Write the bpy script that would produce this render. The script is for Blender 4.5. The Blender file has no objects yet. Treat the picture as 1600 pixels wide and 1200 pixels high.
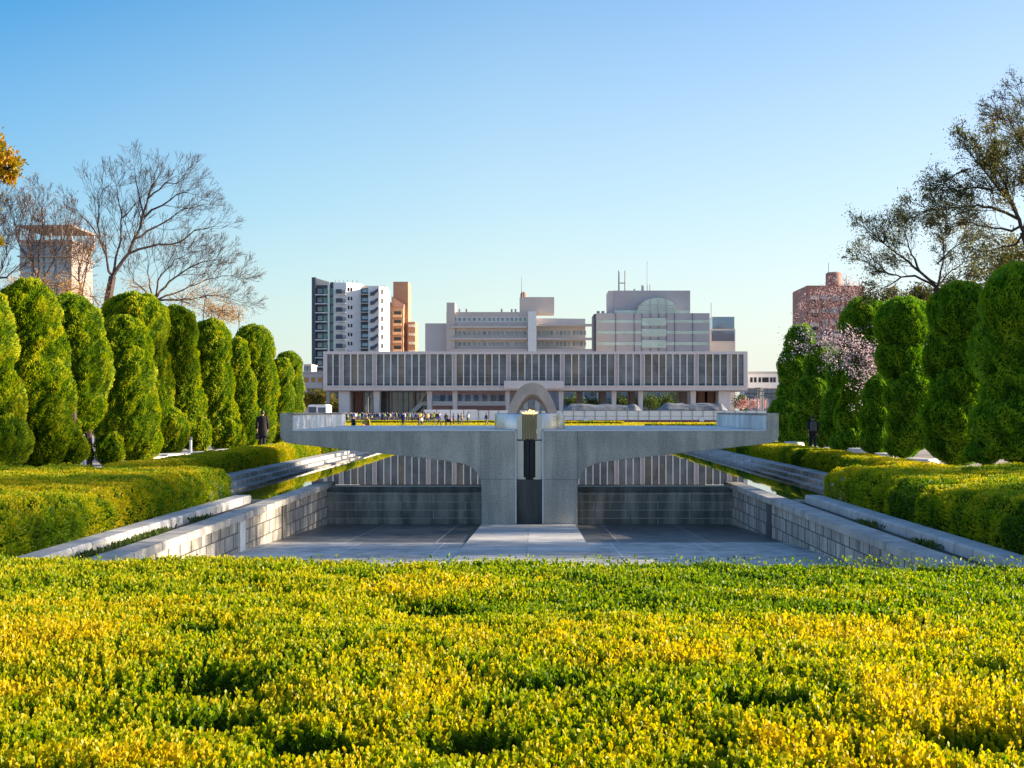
import bpy, bmesh, math, random
import numpy as np
from mathutils import Vector, Matrix
random.seed(7); RNG = np.random.default_rng(7)
PI = math.pi; R = math.radians
scene = bpy.context.scene
COL = scene.collection
F = 2200.0; VX, VY = 838.0, 641.0; CX, CZ = 0.18, 2.0
def wx(px, d): return CX + (px - VX) * d / F      # photo column -> metres across at distance d
def wz(py, d): return CZ - (py - VY) * d / F      # photo row -> height at distance d

# ------------------------------------------------------------------ materials
def nt(name):
    m = bpy.data.materials.new(name); m.use_nodes = True
    t = m.node_tree; p = t.nodes['Principled BSDF']
    return m, t, p
def node(t, typ, **kw):
    n = t.nodes.new(typ)
    for k, v in kw.items():
        if k in n.inputs: n.inputs[k].default_value = v
        else: setattr(n, k, v)
    return n
def c4(c): return (c[0], c[1], c[2], 1.0)
def ramp(t, fac, stops):
    r = t.nodes.new('ShaderNodeValToRGB'); e = r.color_ramp.elements
    while len(e) < len(stops): e.new(0.5)
    for i, (p, c) in enumerate(stops): e[i].position = p; e[i].color = c4(c)
    t.links.new(fac, r.inputs[0]); return r.outputs[0]
def plain(name, c, rough=0.6, metal=0.0, var=0.12, scale=1.5, spec=0.5, bump=0.0, bscale=20.0):
    m, t, p = nt(name)
    tc = node(t, 'ShaderNodeTexCoord')
    n = node(t, 'ShaderNodeTexNoise', Scale=scale, Detail=6.0, Roughness=0.62)
    t.links.new(tc.outputs['Object'], n.inputs['Vector'])
    a = [x * (1 - var) for x in c]; b = [min(1, x * (1 + var)) for x in c]
    t.links.new(ramp(t, n.outputs['Fac'], [(0.3, a), (0.7, b)]), p.inputs['Base Color'])
    p.inputs['Roughness'].default_value = rough; p.inputs['Metallic'].default_value = metal
    p.inputs['Specular IOR Level'].default_value = spec
    if bump:
        n2 = node(t, 'ShaderNodeTexNoise', Scale=bscale, Detail=8.0)
        t.links.new(tc.outputs['Object'], n2.inputs['Vector'])
        bm = node(t, 'ShaderNodeBump', Strength=bump, Distance=0.02)
        t.links.new(n2.outputs['Fac'], bm.inputs['Height']); t.links.new(bm.outputs[0], p.inputs['Normal'])
    return m
def stone(name, c, dark, streak=0.6, grain=60.0, rough=0.8, var=0.25, bump=0.3, bigscale=0.7, stain=(0.42, 0.62), speck=0.35):
    """weathered concrete or stone: fine grain, blotches and vertical rain streaks"""
    m, t, p = nt(name)
    tc = node(t, 'ShaderNodeTexCoord'); L = t.links
    g = node(t, 'ShaderNodeTexNoise', Scale=grain, Detail=4.0); L.new(tc.outputs['Object'], g.inputs['Vector'])
    b = node(t, 'ShaderNodeTexNoise', Scale=bigscale, Detail=8.0, Roughness=0.65); L.new(tc.outputs['Object'], b.inputs['Vector'])
    mp = node(t, 'ShaderNodeMapping'); mp.inputs['Scale'].default_value = (1.5, 1.5, 0.22)
    L.new(tc.outputs['Object'], mp.inputs[0])
    s = node(t, 'ShaderNodeTexNoise', Scale=1.6, Detail=7.0, Roughness=0.6); L.new(mp.outputs[0], s.inputs['Vector'])
    lo = [x * (1 - var) for x in c]; hi = [min(1, x * (1 + var)) for x in c]
    base = ramp(t, b.outputs['Fac'], [(0.32, lo), (0.68, hi)])
    mx = node(t, 'ShaderNodeMix', data_type='RGBA'); mx.inputs[7].default_value = c4(dark)
    L.new(base, mx.inputs[6])
    f = node(t, 'ShaderNodeMapRange'); f.inputs['From Min'].default_value = stain[0]; f.inputs['From Max'].default_value = stain[1]
    f.inputs['To Max'].default_value = streak; L.new(s.outputs['Fac'], f.inputs['Value']); L.new(f.outputs[0], mx.inputs[0])
    mg = node(t, 'ShaderNodeMix', data_type='RGBA', blend_type='MULTIPLY'); mg.inputs[0].default_value = 1.0
    L.new(mx.outputs[2], mg.inputs[6])
    L.new(ramp(t, g.outputs['Fac'], [(0.35, (1 - speck,) * 3), (0.65, (1, 1, 1))]), mg.inputs[7])
    L.new(mg.outputs[2], p.inputs['Base Color'])
    p.inputs['Roughness'].default_value = rough
    bm = node(t, 'ShaderNodeBump', Strength=bump, Distance=0.01)
    L.new(g.outputs['Fac'], bm.inputs['Height']); L.new(bm.outputs[0], p.inputs['Normal'])
    return m
def blocks(name, c, c2, mortar, w, h, msize, axes, dark, streak=0.7, rough=0.85, stain=(0.45, 0.65), off=0.5, mul=1.0):
    """coursed stone; axes picks which two object axes carry the courses"""
    m = stone(name, c, dark, streak=streak, rough=rough, stain=stain)
    t = m.node_tree; L = t.links; p = t.nodes['Principled BSDF']
    tc = node(t, 'ShaderNodeTexCoord'); sp = node(t, 'ShaderNodeSeparateXYZ'); cb = node(t, 'ShaderNodeCombineXYZ')
    L.new(tc.outputs['Object'], sp.inputs[0])
    mu_ = node(t, 'ShaderNodeMath', operation='MULTIPLY'); mu_.inputs[1].default_value = mul; w = w * mul
    L.new(sp.outputs[axes[0]], mu_.inputs[0]); L.new(mu_.outputs[0], cb.inputs[0]); L.new(sp.outputs[axes[1]], cb.inputs[1])
    br = node(t, 'ShaderNodeTexBrick'); L.new(cb.outputs[0], br.inputs['Vector'])
    br.offset = off
    br.inputs['Scale'].default_value = 1.0; br.inputs['Brick Width'].default_value = w; br.inputs['Row Height'].default_value = h
    br.inputs['Mortar Size'].default_value = msize; br.inputs['Mortar Smooth'].default_value = 0.1
    br.inputs['Color1'].default_value = c4([0.78] * 3); br.inputs['Color2'].default_value = c4([1.12] * 3)
    src = p.inputs['Base Color'].links[0].from_socket
    mg = node(t, 'ShaderNodeMix', data_type='RGBA', blend_type='MULTIPLY'); mg.inputs[0].default_value = 1.0
    L.new(src, mg.inputs[6]); L.new(br.outputs['Color'], mg.inputs[7])
    mm = node(t, 'ShaderNodeMix', data_type='RGBA'); mm.inputs[7].default_value = c4(mortar)
    L.new(mg.outputs[2], mm.inputs[6]); L.new(br.outputs['Fac'], mm.inputs[0]); L.new(mm.outputs[2], p.inputs['Base Color'])
    b2 = node(t, 'ShaderNodeBump', Strength=0.6, Distance=0.015, invert=True)
    L.new(br.outputs['Fac'], b2.inputs['Height'])
    old = p.inputs['Normal'].links[0].from_socket
    L.new(old, b2.inputs['Normal']); L.new(b2.outputs[0], p.inputs['Normal'])
    return m
def leafmat(name, stops, trans=0.4, rough=0.45, tcol=None, gain=1.3):
    m, t, p = nt(name); L = t.links
    a = node(t, 'ShaderNodeAttribute', attribute_name='tint')
    col = ramp(t, a.outputs['Fac'], stops)
    L.new(col, p.inputs['Base Color']); p.inputs['Roughness'].default_value = rough
    p.inputs['Specular IOR Level'].default_value = 0.18
    tr = node(t, 'ShaderNodeBsdfTranslucent')
    hs = node(t, 'ShaderNodeHueSaturation', Value=gain, Saturation=1.1); L.new(col, hs.inputs['Color'])
    L.new(hs.outputs[0], tr.inputs['Color'])
    mx = node(t, 'ShaderNodeMixShader'); mx.inputs[0].default_value = trans
    L.new(p.outputs[0], mx.inputs[1]); L.new(tr.outputs[0], mx.inputs[2])
    L.new(mx.outputs[0], t.nodes['Material Output'].inputs['Surface'])
    return m

# ------------------------------------------------------------------ object helpers
def origin(o):
    v = Vector((0, 0, 0))
    while o is not None: v += o.location; o = o.parent
    return v
def thing(name, label, cat, loc=(0, 0, 0), rz=0.0, group=None):
    o = bpy.data.objects.new(name, None); COL.objects.link(o); o.location = loc; o.rotation_euler = (0, 0, rz)
    o.empty_display_size = 0.2
    return tag(o, label, cat, group)
def tag(o, label, cat, group=None, kind=None):
    if label: o['label'] = label
    if cat: o['category'] = cat
    if group: o['group'] = group
    if kind: o['kind'] = kind
    return o
def link(name, me, mat, parent=None):
    o = bpy.data.objects.new(name, me); COL.objects.link(o)
    if mat is not None and not me.materials: me.materials.append(mat)
    if parent is not None: o.parent = parent
    return o
class MB:
    def __init__(s): s.v = []; s.f = []; s.mi = []; s.cur = 0
    def add(s, vs, fs):
        n = len(s.v); s.v.extend([tuple(v) for v in vs])
        for f in fs: s.f.append([n + i for i in f]); s.mi.append(s.cur)
        return s
    def box(s, x0, x1, y0, y1, z0, z1):
        return s.add([(x0, y0, z0), (x1, y0, z0), (x1, y1, z0), (x0, y1, z0), (x0, y0, z1), (x1, y0, z1), (x1, y1, z1), (x0, y1, z1)],
                     [(0, 3, 2, 1), (4, 5, 6, 7), (0, 1, 5, 4), (1, 2, 6, 5), (2, 3, 7, 6), (3, 0, 4, 7)])
    def prism(s, prof, a, b, axis='y'):
        n = len(prof)
        if axis == 'y': v = [(x, a, z) for x, z in prof] + [(x, b, z) for x, z in prof]
        elif axis == 'x': v = [(a, y, z) for y, z in prof] + [(b, y, z) for y, z in prof]
        else: v = [(x, y, a) for x, y in prof] + [(x, y, b) for x, y in prof]
        return s.add(v, [tuple(range(n)), tuple(range(2 * n - 1, n - 1, -1))] + [(i, (i + 1) % n, n + (i + 1) % n, n + i) for i in range(n)])
    def lathe(s, prof, n=16, c=(0, 0), a0=0.0, a1=2 * PI):
        full = abs(a1 - a0 - 2 * PI) < 1e-6; m = n if full else n + 1; v = []
        for r, z in prof:
            for i in range(m):
                a = a0 + (a1 - a0) * i / n; v.append((c[0] + r * math.cos(a), c[1] + r * math.sin(a), z))
        f = []
        for j in range(len(prof) - 1):
            for i in range(n):
                k = (i + 1) % m; f.append((j * m + i, j * m + k, (j + 1) * m + k, (j + 1) * m + i))
        return s.add(v, f)
    def loft(s, rings, cap=True):
        m = len(rings[0]); v = [p for r in rings for p in r]; f = []
        for j in range(len(rings) - 1):
            for i in range(m):
                k = (i + 1) % m; f.append((j * m + i, j * m + k, (j + 1) * m + k, (j + 1) * m + i))
        if cap: f.append(tuple(range(m))[::-1]); f.append(tuple((len(rings) - 1) * m + i for i in range(m)))
        return s.add(v, f)
    def tube(s, pts, rad, n=8, cap=True):
        rings = []
        for i, p in enumerate(pts):
            p = Vector(p); q = Vector(pts[min(i + 1, len(pts) - 1)]) - Vector(pts[max(i - 1, 0)])
            q.normalize(); u = q.cross(Vector((0, 0, 1)));
            if u.length < 0.05: u = q.cross(Vector((1, 0, 0)))
            u.normalize(); w = q.cross(u); r = rad[i] if isinstance(rad, (list, tuple)) else rad
            rings.append([tuple(p + u * math.cos(2 * PI * k / n) * r + w * math.sin(2 * PI * k / n) * r) for k in range(n)])
        return s.loft(rings, cap)
    def ell(s, c, r, nu=14, nv=9):
        rings = []
        for j in range(nv + 1):
            t = -PI / 2 + PI * j / nv; t = max(-PI / 2 + 0.02, min(PI / 2 - 0.02, t))
            rings.append([(c[0] + r[0] * math.cos(t) * math.cos(2 * PI * i / nu), c[1] + r[1] * math.cos(t) * math.sin(2 * PI * i / nu), c[2] + r[2] * math.sin(t)) for i in range(nu)])
        return s.loft(rings)
    def build(s, name, mat, parent=None, bevel=0.0, smooth=False, mats=None, seg=2):
        o0 = origin(parent) if parent is not None else Vector((0, 0, 0))
        me = bpy.data.meshes.new(name)
        me.from_pydata([(v[0] - o0.x, v[1] - o0.y, v[2] - o0.z) for v in s.v], [], s.f)
        bm = bmesh.new(); bm.from_mesh(me); bmesh.ops.recalc_face_normals(bm, faces=bm.faces)
        if bevel:
            ed = [e for e in bm.edges if len(e.link_faces) == 2 and e.calc_face_angle(0) > 0.5]
            bmesh.ops.bevel(bm, geom=ed, offset=bevel, segments=seg, affect='EDGES', clamp_overlap=True)
        bm.to_mesh(me); bm.free()
        if mats:
            for q in mats: me.materials.append(q)
            if not bevel: me.polygons.foreach_set('material_index', s.mi)
        if smooth: me.polygons.foreach_set('use_smooth', [True] * len(me.polygons))
        return link(name, me, mat, parent)
def rep(name, mat, parent, dims, spots, bevel=0.0):
    """one box-shaped part repeated: each repeat is an object of its own sharing the mesh"""
    hx, hy, hz = dims[0] / 2, dims[1] / 2, dims[2] / 2
    o0 = origin(parent); first = None; out = []
    for p in spots:
        if first is None:
            s = MB().box(-hx, hx, -hy, hy, -hz, hz); me = bpy.data.meshes.new(name)
            me.from_pydata(s.v, [], s.f)
            if bevel:
                bm = bmesh.new(); bm.from_mesh(me); bmesh.ops.bevel(bm, geom=bm.edges[:], offset=bevel, segments=1, affect='EDGES'); bm.to_mesh(me); bm.free()
            o = first = link(name, me, mat, parent)
        else:
            o = first.copy(); COL.objects.link(o); o.parent = parent
        o.location = Vector(p) - o0; out.append(o)
    return out
def npmesh(name, V, nper, mat, parent=None, tint=None):
    """V: (N, nper, 3) polygons"""
    N = V.shape[0]; me = bpy.data.meshes.new(name)
    o0 = origin(parent) if parent is not None else Vector((0, 0, 0))
    W = (V.reshape(-1, 3) - np.array(o0[:])).astype(np.float32)
    me.vertices.add(N * nper); me.vertices.foreach_set('co', W.ravel())
    me.loops.add(N * nper); me.loops.foreach_set('vertex_index', np.arange(N * nper, dtype=np.int32))
    me.polygons.add(N); me.polygons.foreach_set('loop_start', np.arange(0, N * nper, nper, dtype=np.int32))
    me.update(calc_edges=True)
    if tint is not None:
        a = me.attributes.new('tint', 'FLOAT', 'POINT'); a.data.foreach_set('value', np.repeat(tint, nper).astype(np.float32))
    return link(name, me, mat, parent)
def unit(a): return a / (np.linalg.norm(a, axis=-1, keepdims=True) + 1e-9)
def leafpoly(P, A, S, w=0.45, six=False, seed=0):
    rg = np.random.default_rng(seed + 11)
    A = unit(A); B = unit(np.cross(A, rg.normal(size=A.shape))); Nn = np.cross(A, B); S = S[:, None]
    def at(u, v, f=0.0): return P + A * S * u + B * S * w * v + Nn * S * f
    if six: pts = [at(0, 0), at(.38, -.36), at(.75, -.5, .06), at(1, 0, .1), at(.75, .5, .06), at(.38, .36)]
    else: pts = [at(0, 0), at(.6, -.5, .05), at(1, 0, .08), at(.6, .5, .05)]
    return np.stack(pts, axis=1)
def vn(P, seed=0):
    """value noise, 0..1, P (N,3)"""
    P = np.asarray(P, dtype=np.float64) + seed * 17.13; i = np.floor(P).astype(np.int64); f = P - i; f = f * f * (3 - 2 * f)
    def h(a, b, c):
        n = (a * 374761393 + b * 668265263 + c * 1274126177) & 0xffffffff
        n = ((n ^ (n >> 13)) * 1274126177) & 0xffffffff
        return ((n ^ (n >> 16)) & 0xffffff) / 16777215.0
    r = 0
    for dx in (0, 1):
        for dy in (0, 1):
            for dz in (0, 1):
                w = (f[:, 0] if dx else 1 - f[:, 0]) * (f[:, 1] if dy else 1 - f[:, 1]) * (f[:, 2] if dz else 1 - f[:, 2])
                r = r + w * h(i[:, 0] + dx, i[:, 1] + dy, i[:, 2] + dz)
    return r
def fbm(P, seed=0): return 0.55 * vn(P, seed) + 0.3 * vn(P * 2.1, seed + 3) + 0.15 * vn(P * 4.3, seed + 5)

# ------------------------------------------------------------------ camera, light, sky
cam = bpy.data.objects.new('camera', bpy.data.cameras.new('camera')); COL.objects.link(cam)
cam.location = (CX, 0, CZ); cam.rotation_euler = (R(90), 0, 0)
cam.data.sensor_width = 36; cam.data.lens = 36 * F / 1600
cam.data.shift_x = -(VX - 800) / 1600; cam.data.shift_y = (VY - 600) / 1600
cam.data.clip_start = 0.1; cam.data.clip_end = 6000
scene.camera = cam
scene.render.resolution_x = 1024; scene.render.resolution_y = 768
SUN_AZ, SUN_EL = R(82), R(16)          # measured from the view direction (+Y) towards +X
w = bpy.data.worlds.new('World'); scene.world = w; w.use_nodes = True
t = w.node_tree; bg = t.nodes['Background']
sky = t.nodes.new('ShaderNodeTexSky'); sky.sky_type = 'NISHITA'; sky.sun_disc = False
sky.sun_elevation = SUN_EL; sky.sun_rotation = SUN_AZ; sky.altitude = 20
sky.air_density = 1.0; sky.dust_density = 0.8; sky.ozone_density = 2.6
hs = node(t, 'ShaderNodeHueSaturation', Hue=0.510, Saturation=1.06, Value=1.0)
t.links.new(sky.outputs[0], hs.inputs['Color']); 
# the air: palest near the horizon, deepest blue at right angles to the sun
tc = node(t, 'ShaderNodeTexCoord'); sx = node(t, 'ShaderNodeSeparateXYZ'); t.links.new(tc.outputs['Generated'], sx.inputs[0])
dp = node(t, 'ShaderNodeVectorMath', operation='DOT_PRODUCT'); t.links.new(tc.outputs['Generated'], dp.inputs[0]); dp.inputs[1].default_value = (math.sin(SUN_AZ), math.cos(SUN_AZ), 0)
mr = node(t, 'ShaderNodeMapRange'); mr.inputs['From Min'].default_value = -1; mr.inputs['From Max'].default_value = 1; t.links.new(dp.outputs['Value'], mr.inputs['Value'])
pol = ramp(t, mr.outputs[0], [(0.08, (1, 1, 1)), (0.39, (.12, .66, .84)), (0.48, (.52, .88, .92)), (0.56, (.8, .98, .94)), (0.72, (1, 1, 1))])
mm = node(t, 'ShaderNodeMix', data_type='RGBA', blend_type='MULTIPLY'); mm.inputs[0].default_value = 1.0
t.links.new(hs.outputs[0], mm.inputs[6]); t.links.new(pol, mm.inputs[7])
hz = ramp(t, sx.outputs[2], [(0.0, (.85,) * 3), (0.06, (.62,) * 3), (0.14, (.32,) * 3), (0.3, (0, 0, 0))])
mh = node(t, 'ShaderNodeMix', data_type='RGBA'); t.links.new(mm.outputs[2], mh.inputs[6]); mh.inputs[7].default_value = (3.3, 3.28, 3.08, 1); t.links.new(hz, mh.inputs[0])
t.links.new(mh.outputs[2], bg.inputs[0]); bg.inputs[1].default_value = 0.098
sd = Vector((math.sin(SUN_AZ) * math.cos(SUN_EL), math.cos(SUN_AZ) * math.cos(SUN_EL), math.sin(SUN_EL)))
sl = bpy.data.lights.new('sun', 'SUN'); sl.energy = 4.7; sl.angle = R(0.5); sl.color = (1.0, 0.84, 0.62)
so = bpy.data.objects.new('sun', sl); COL.objects.link(so); so.rotation_euler = (-sd).to_track_quat('-Z', 'Y').to_euler(); so.location = (60, 20, 40)
vs = scene.view_settings; vs.view_transform = 'Standard'; vs.look = 'None'; vs.exposure = 1.5; vs.gamma = 1.0

# ------------------------------------------------------------------ palette
M = {}
M['ground'] = plain('ground_gravel', (0.36, 0.31, 0.27), 0.95, var=0.25, scale=0.4, bump=0.4, bscale=30)
M['plaza'] = plain('plaza_paving', (0.5, 0.43, 0.4), 0.9, var=0.12, scale=0.3)
M['soil'] = plain('soil', (0.09, 0.065, 0.04), 0.95, var=0.4, scale=6, bump=0.5)
M['conc'] = stone('monument_concrete', (0.72, 0.645, 0.52), (0.36, 0.34, 0.29), streak=0.6, grain=38, speck=0.5, stain=(0.43, 0.62))
M['arch'] = stone('arch_stone', (0.43, 0.39, 0.34), (0.33, 0.31, 0.29), streak=0.4, grain=12, speck=0.2)
M['conc_pale'] = stone('pale_stone', (0.8, 0.78, 0.73), (0.4, 0.4, 0.39), streak=0.5, grain=30, speck=0.12)
M['coping'] = stone('coping_stone', (0.58, 0.54, 0.48), (0.22, 0.2, 0.17), streak=0.5, grain=50, speck=0.3)
M['sidewall'] = blocks('side_wall_blocks', (0.6, 0.54, 0.45), 0, (0.09, 0.08, 0.07), 0.7, 0.275, 0.011, (1, 2), (0.13, 0.12, 0.105), 0.7, mul=.35)
M['farwall'] = blocks('weir_wall_blocks', (0.42, 0.365, 0.285), 0, (0.6, 0.54, 0.44), 1.7, 0.215, 0.006, (0, 2), (0.07, 0.062, 0.05), 0.7, stain=(0.42, 0.58))
M['curb'] = blocks('kerb_blocks', (0.62, 0.6, 0.57), 0, (0.16, 0.15, 0.14), 0.62, 4.0, 0.012, (1, 2), (0.32, 0.31, 0.3), 0.5, off=0.0, mul=.4)
M['step'] = blocks('pond_step_stone', (0.42, 0.4, 0.36), 0, (0.15, 0.14, 0.12), 1.1, 4.0, 0.012, (1, 2), (0.14, 0.12, 0.1), 0.7, off=0.0, mul=.4)
M['topslab'] = blocks('platform_top_stone', (0.84, 0.81, 0.75), 0, (0.33, 0.32, 0.3), 2.1, 1.7, 0.01, (0, 1), (0.5, 0.5, 0.48), 0.4, rough=0.55)
M['floor'] = blocks('floor_slabs', (0.64, 0.6, 0.54), 0, (0.7, 0.69, 0.66), 1.7, 4.4, 0.012, (0, 1), (0.26, 0.26, 0.25), 0.85, rough=0.6, off=0.0)
M['floor_dark'] = blocks('dark_floor_slabs', (0.16, 0.155, 0.145), 0, (0.42, 0.4, 0.37), 1.9, 4.2, 0.012, (0, 1), (0.03, 0.035, 0.04), 0.8, rough=0.42, off=0.0)  # darker, smoother slabs for the far part of the court floor
M['steel'] = plain('brushed_steel', (0.55, 0.53, 0.5), 0.33, 1.0, var=0.06, scale=3)
M['bronze'] = plain('bronze', (0.24, 0.2, 0.12), 0.35, 1.0, var=0.15, scale=4)
M['black'] = plain('black_void', (0.015, 0.015, 0.017), 0.5, var=0.1)
M['granite'] = stone('dark_granite', (0.15, 0.145, 0.13), (0.03, 0.03, 0.03), grain=80, speck=0.3)
M['mus'] = plain('museum_concrete', (0.59, 0.54, 0.525), 0.8, var=0.07, scale=0.5)
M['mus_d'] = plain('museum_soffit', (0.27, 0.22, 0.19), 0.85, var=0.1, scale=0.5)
M['glass'] = plain('museum_glass', (0.2, 0.215, 0.225), 0.1, 0.0, var=0.6, scale=0.25, spec=0.4)
M['teal'] = plain('dark_teal_frame', (0.1, 0.13, 0.14), 0.5)
M['white'] = plain('white_paint', (0.78, 0.76, 0.74), 0.6, var=0.05)
M['cream'] = plain('cream_wall', (0.62, 0.54, 0.45), 0.8, var=0.06)
M['hotel'] = plain('beige_render', (0.55, 0.48, 0.43), 0.85, var=0.07, scale=0.2)
M['hotel_p'] = plain('plain_lilac_render', (0.5, 0.465, 0.465), 0.85, var=0.04, scale=0.2)
M['lilac'] = plain('lilac_cladding', (0.40, 0.385, 0.40), 0.6, var=0.05, scale=0.2)
M['wglass'] = plain('window_glass', (0.2, 0.24, 0.27), 0.1, 0.0, var=0.5, scale=0.3, spec=1.0)
def vary(m, stops):
    t = m.node_tree; p = t.nodes['Principled BSDF']; src = p.inputs['Base Color'].links[0].from_socket; oi = node(t, 'ShaderNodeObjectInfo')
    x = node(t, 'ShaderNodeMix', data_type='RGBA', blend_type='MULTIPLY'); x.inputs[0].default_value = 1.0
    t.links.new(src, x.inputs[6]); t.links.new(ramp(t, oi.outputs['Random'], stops), x.inputs[7]); t.links.new(x.outputs[2], p.inputs['Base Color'])
vary(M['glass'], [(0, (.45, .5, .55)), (.4, (.8, .85, .9)), (.7, (1, 1, 1)), (.85, (.9, .75, .62)), (1, (1.0, .8, .6))])
vary(M['wglass'], [(0, (.4, .45, .5)), (.4, (.9, .95, 1)), (.8, (1, 1, 1)), (1, (1, .9, .75))])
M['pglass'] = plain('pale_glass', (0.42, 0.48, 0.46), 0.12, 0.3, var=0.2, scale=0.3, spec=1.0)
M['bglass'] = plain('blue_glass', (0.16, 0.23, 0.33), 0.08, 0.6, var=0.2, scale=0.2, spec=1.0)
M['gglass'] = plain('green_glass', (0.05, 0.22, 0.15), 0.15, 0.0, var=0.3, scale=0.5, spec=1.0)
M['dark'] = plain('dark_grey_panel', (0.07, 0.085, 0.11), 0.6, var=0.15)
M['brick'] = plain('brown_tile', (0.42, 0.23, 0.14), 0.8, var=0.1, scale=0.4)
M['brick2'] = plain('red_brown_tile', (0.33, 0.17, 0.13), 0.8, var=0.1, scale=0.4)
M['metal'] = plain('grey_metal', (0.3, 0.3, 0.31), 0.4, 0.8, var=0.1)
M['fence'] = plain('fence_panel', (0.82, 0.78, 0.74), 0.55, var=0.04)
M['maroon'] = plain('maroon_band', (0.22, 0.05, 0.04), 0.7)
M['net'] = plain('grey_sheeting', (0.17, 0.175, 0.18), 0.45, 0.0, var=0.6, scale=.7)
M['bark'] = plain('bark', (0.095, 0.06, 0.05), 0.9, var=0.3, scale=4)
M['bark_d'] = plain('dark_bark', (0.05, 0.038, 0.03), 0.9, var=0.3, scale=4)
M['core'] = plain('inner_foliage', (0.03, 0.06, 0.006), 1.0, var=0.3, scale=4, spec=0.0)  # dark tone stands in for crevice shade between the leaves
M['skin'] = plain('skin', (0.55, 0.34, 0.24), 0.6, var=0.04)
M['hair'] = plain('black_hair', (0.015, 0.012, 0.01), 0.5)
M['coat'] = plain('dark_coat_cloth', (0.018, 0.013, 0.014), 0.9)
M['navy'] = plain('navy_cloth', (0.012, 0.014, 0.024), 0.9)
M['leather'] = plain('black_leather', (0.012, 0.012, 0.013), 0.4)
M['rock'] = stone('white_border_stone', (0.68, 0.64, 0.6), (0.45, 0.42, 0.4), grain=20, speck=0.1)
# leaves: tint picks the leaf colour (old green leaf .. new yellow growth), with some shade painted in
M['hedge'] = leafmat('hedge_leaf', [(0.0, (0.035, 0.09, 0.006)), (0.35, (0.13, 0.23, 0.005)), (0.65, (0.34, 0.36, 0.008)), (1.0, (0.58, 0.43, 0.012))], 0.45, gain=1.4)
M['juniper'] = leafmat('sunlit_juniper_leaf', [(0.0, (0.045, 0.1, 0.005)), (0.45, (0.15, 0.25, 0.005)), (0.82, (0.42, 0.46, 0.008)), (1.0, (0.62, 0.42, 0.02))], 0.35, rough=.6, gain=1.3)  # left row: sunlit tone put into the leaf colour
M['juniper_shaded'] = leafmat('shaded_juniper_leaf', [(0.0, (0.045, 0.13, 0.008)), (0.5, (0.12, 0.29, 0.012)), (1.0, (0.3, 0.46, 0.02))], 0.3, rough=.6, gain=1.2)  # same leaf with the right row's shade put into its colour
M['camphor'] = leafmat('camphor_leaf', [(0.0, (0.05, 0.07, 0.015)), (0.6, (0.15, 0.155, 0.03)), (1.0, (0.38, 0.22, 0.03))], 0.3)
M['gold'] = leafmat('golden_leaf', [(0.0, (0.12, 0.12, 0.01)), (0.5, (0.4, 0.27, 0.01)), (1.0, (0.5, 0.22, 0.02))], 0.4)
M['green'] = leafmat('tree_leaf', [(0.0, (0.03, 0.06, 0.015)), (1.0, (0.12, 0.16, 0.03))], 0.35)
M['blossom'] = leafmat('cherry_blossom', [(0.0, (0.72, 0.48, 0.5)), (1.0, (0.92, 0.82, 0.84))], 0.4, gain=1.1)
M['pinktwig'] = leafmat('blossom_bud', [(0.0, (0.5, 0.27, 0.25)), (1.0, (0.8, 0.55, 0.54))], 0.35, gain=1.1)
M['bud'] = leafmat('twig_bud', [(0.0, (0.35, 0.15, 0.06)), (1.0, (0.55, 0.36, 0.1))], 0.35)
M['lawn'] = leafmat('lawn_blade', [(0.0, (0.16, 0.2, 0.01)), (1.0, (0.6, 0.46, 0.02))], 0.5)
def watermat():
    m, t, p = nt('pond_water'); L = t.links
    p.inputs['Base Color'].default_value = (0.03, 0.035, 0.02, 1); p.inputs['Roughness'].default_value = 0.02
    p.inputs['IOR'].default_value = 1.33; p.inputs['Specular IOR Level'].default_value = 1.0
    tc = node(t, 'ShaderNodeTexCoord'); n = node(t, 'ShaderNodeTexNoise', Scale=1.2, Detail=3.0)
    L.new(tc.outputs['Object'], n.inputs['Vector'])
    b = node(t, 'ShaderNodeBump', Strength=0.05, Distance=0.008); L.new(n.outputs['Fac'], b.inputs['Height']); L.new(b.outputs[0], p.inputs['Normal'])
    return m
M['water'] = watermat()
def structure(o): o['kind'] = 'structure'; return o

# ------------------------------------------------------------------ ground, pond, sunken court
CL = 37.3                                     # distance of the weir wall
def sheet(name, mat, xs, ys, skip, z):
    v = [(x, y, z if not callable(z) else z(x, y)) for y in ys for x in xs]; f = []
    nx = len(xs)
    for j in range(len(ys) - 1):
        for i in range(nx - 1):
            if (i, j) in skip: continue
            a = j * nx + i; f.append((a, a + 1, a + nx + 1, a + nx))
    s = MB(); s.add(v, f); return s.build(name, mat)
structure(sheet('ground', M['ground'], [-2500, -8.0, -5.9, 5.9, 8.0, 2500], [-2500, 10.5, 30.6, 119, 3500], {(2, 1), (1, 2), (2, 2), (3, 2)}, 0.0))
structure(sheet('plaza', M['plaza'], [-200, 200], [165, 268], set(), 0.004))
structure(sheet('water', M['water'], [-7.95, -5.8, 5.8, 7.95], [30.55, CL + 0.32, 119], {(1, 0)}, 0.012))
structure(sheet('pond_bed', M['soil'], [-8.1, 8.1], [29.0, 119.5], set(), -1.5))
def fz(y): return -1.02 + 0.034 * (CL - y)
structure(sheet('court_floor_dark', M['floor_dark'], [-5.6, 5.6], [29.0, CL + 0.1], set(), lambda x, y: fz(y)))
structure(sheet('court_floor', M['floor'], [-5.6, 5.6], [10.4, 29.0], set(), lambda x, y: fz(y) + 0.012))
M['walk'] = blocks('walkway_stone', (0.72, 0.68, 0.61), 0, (0.3, 0.29, 0.27), 5.0, 1.25, 0.008, (0, 1), (0.5, 0.48, 0.44), 0.6)
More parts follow.
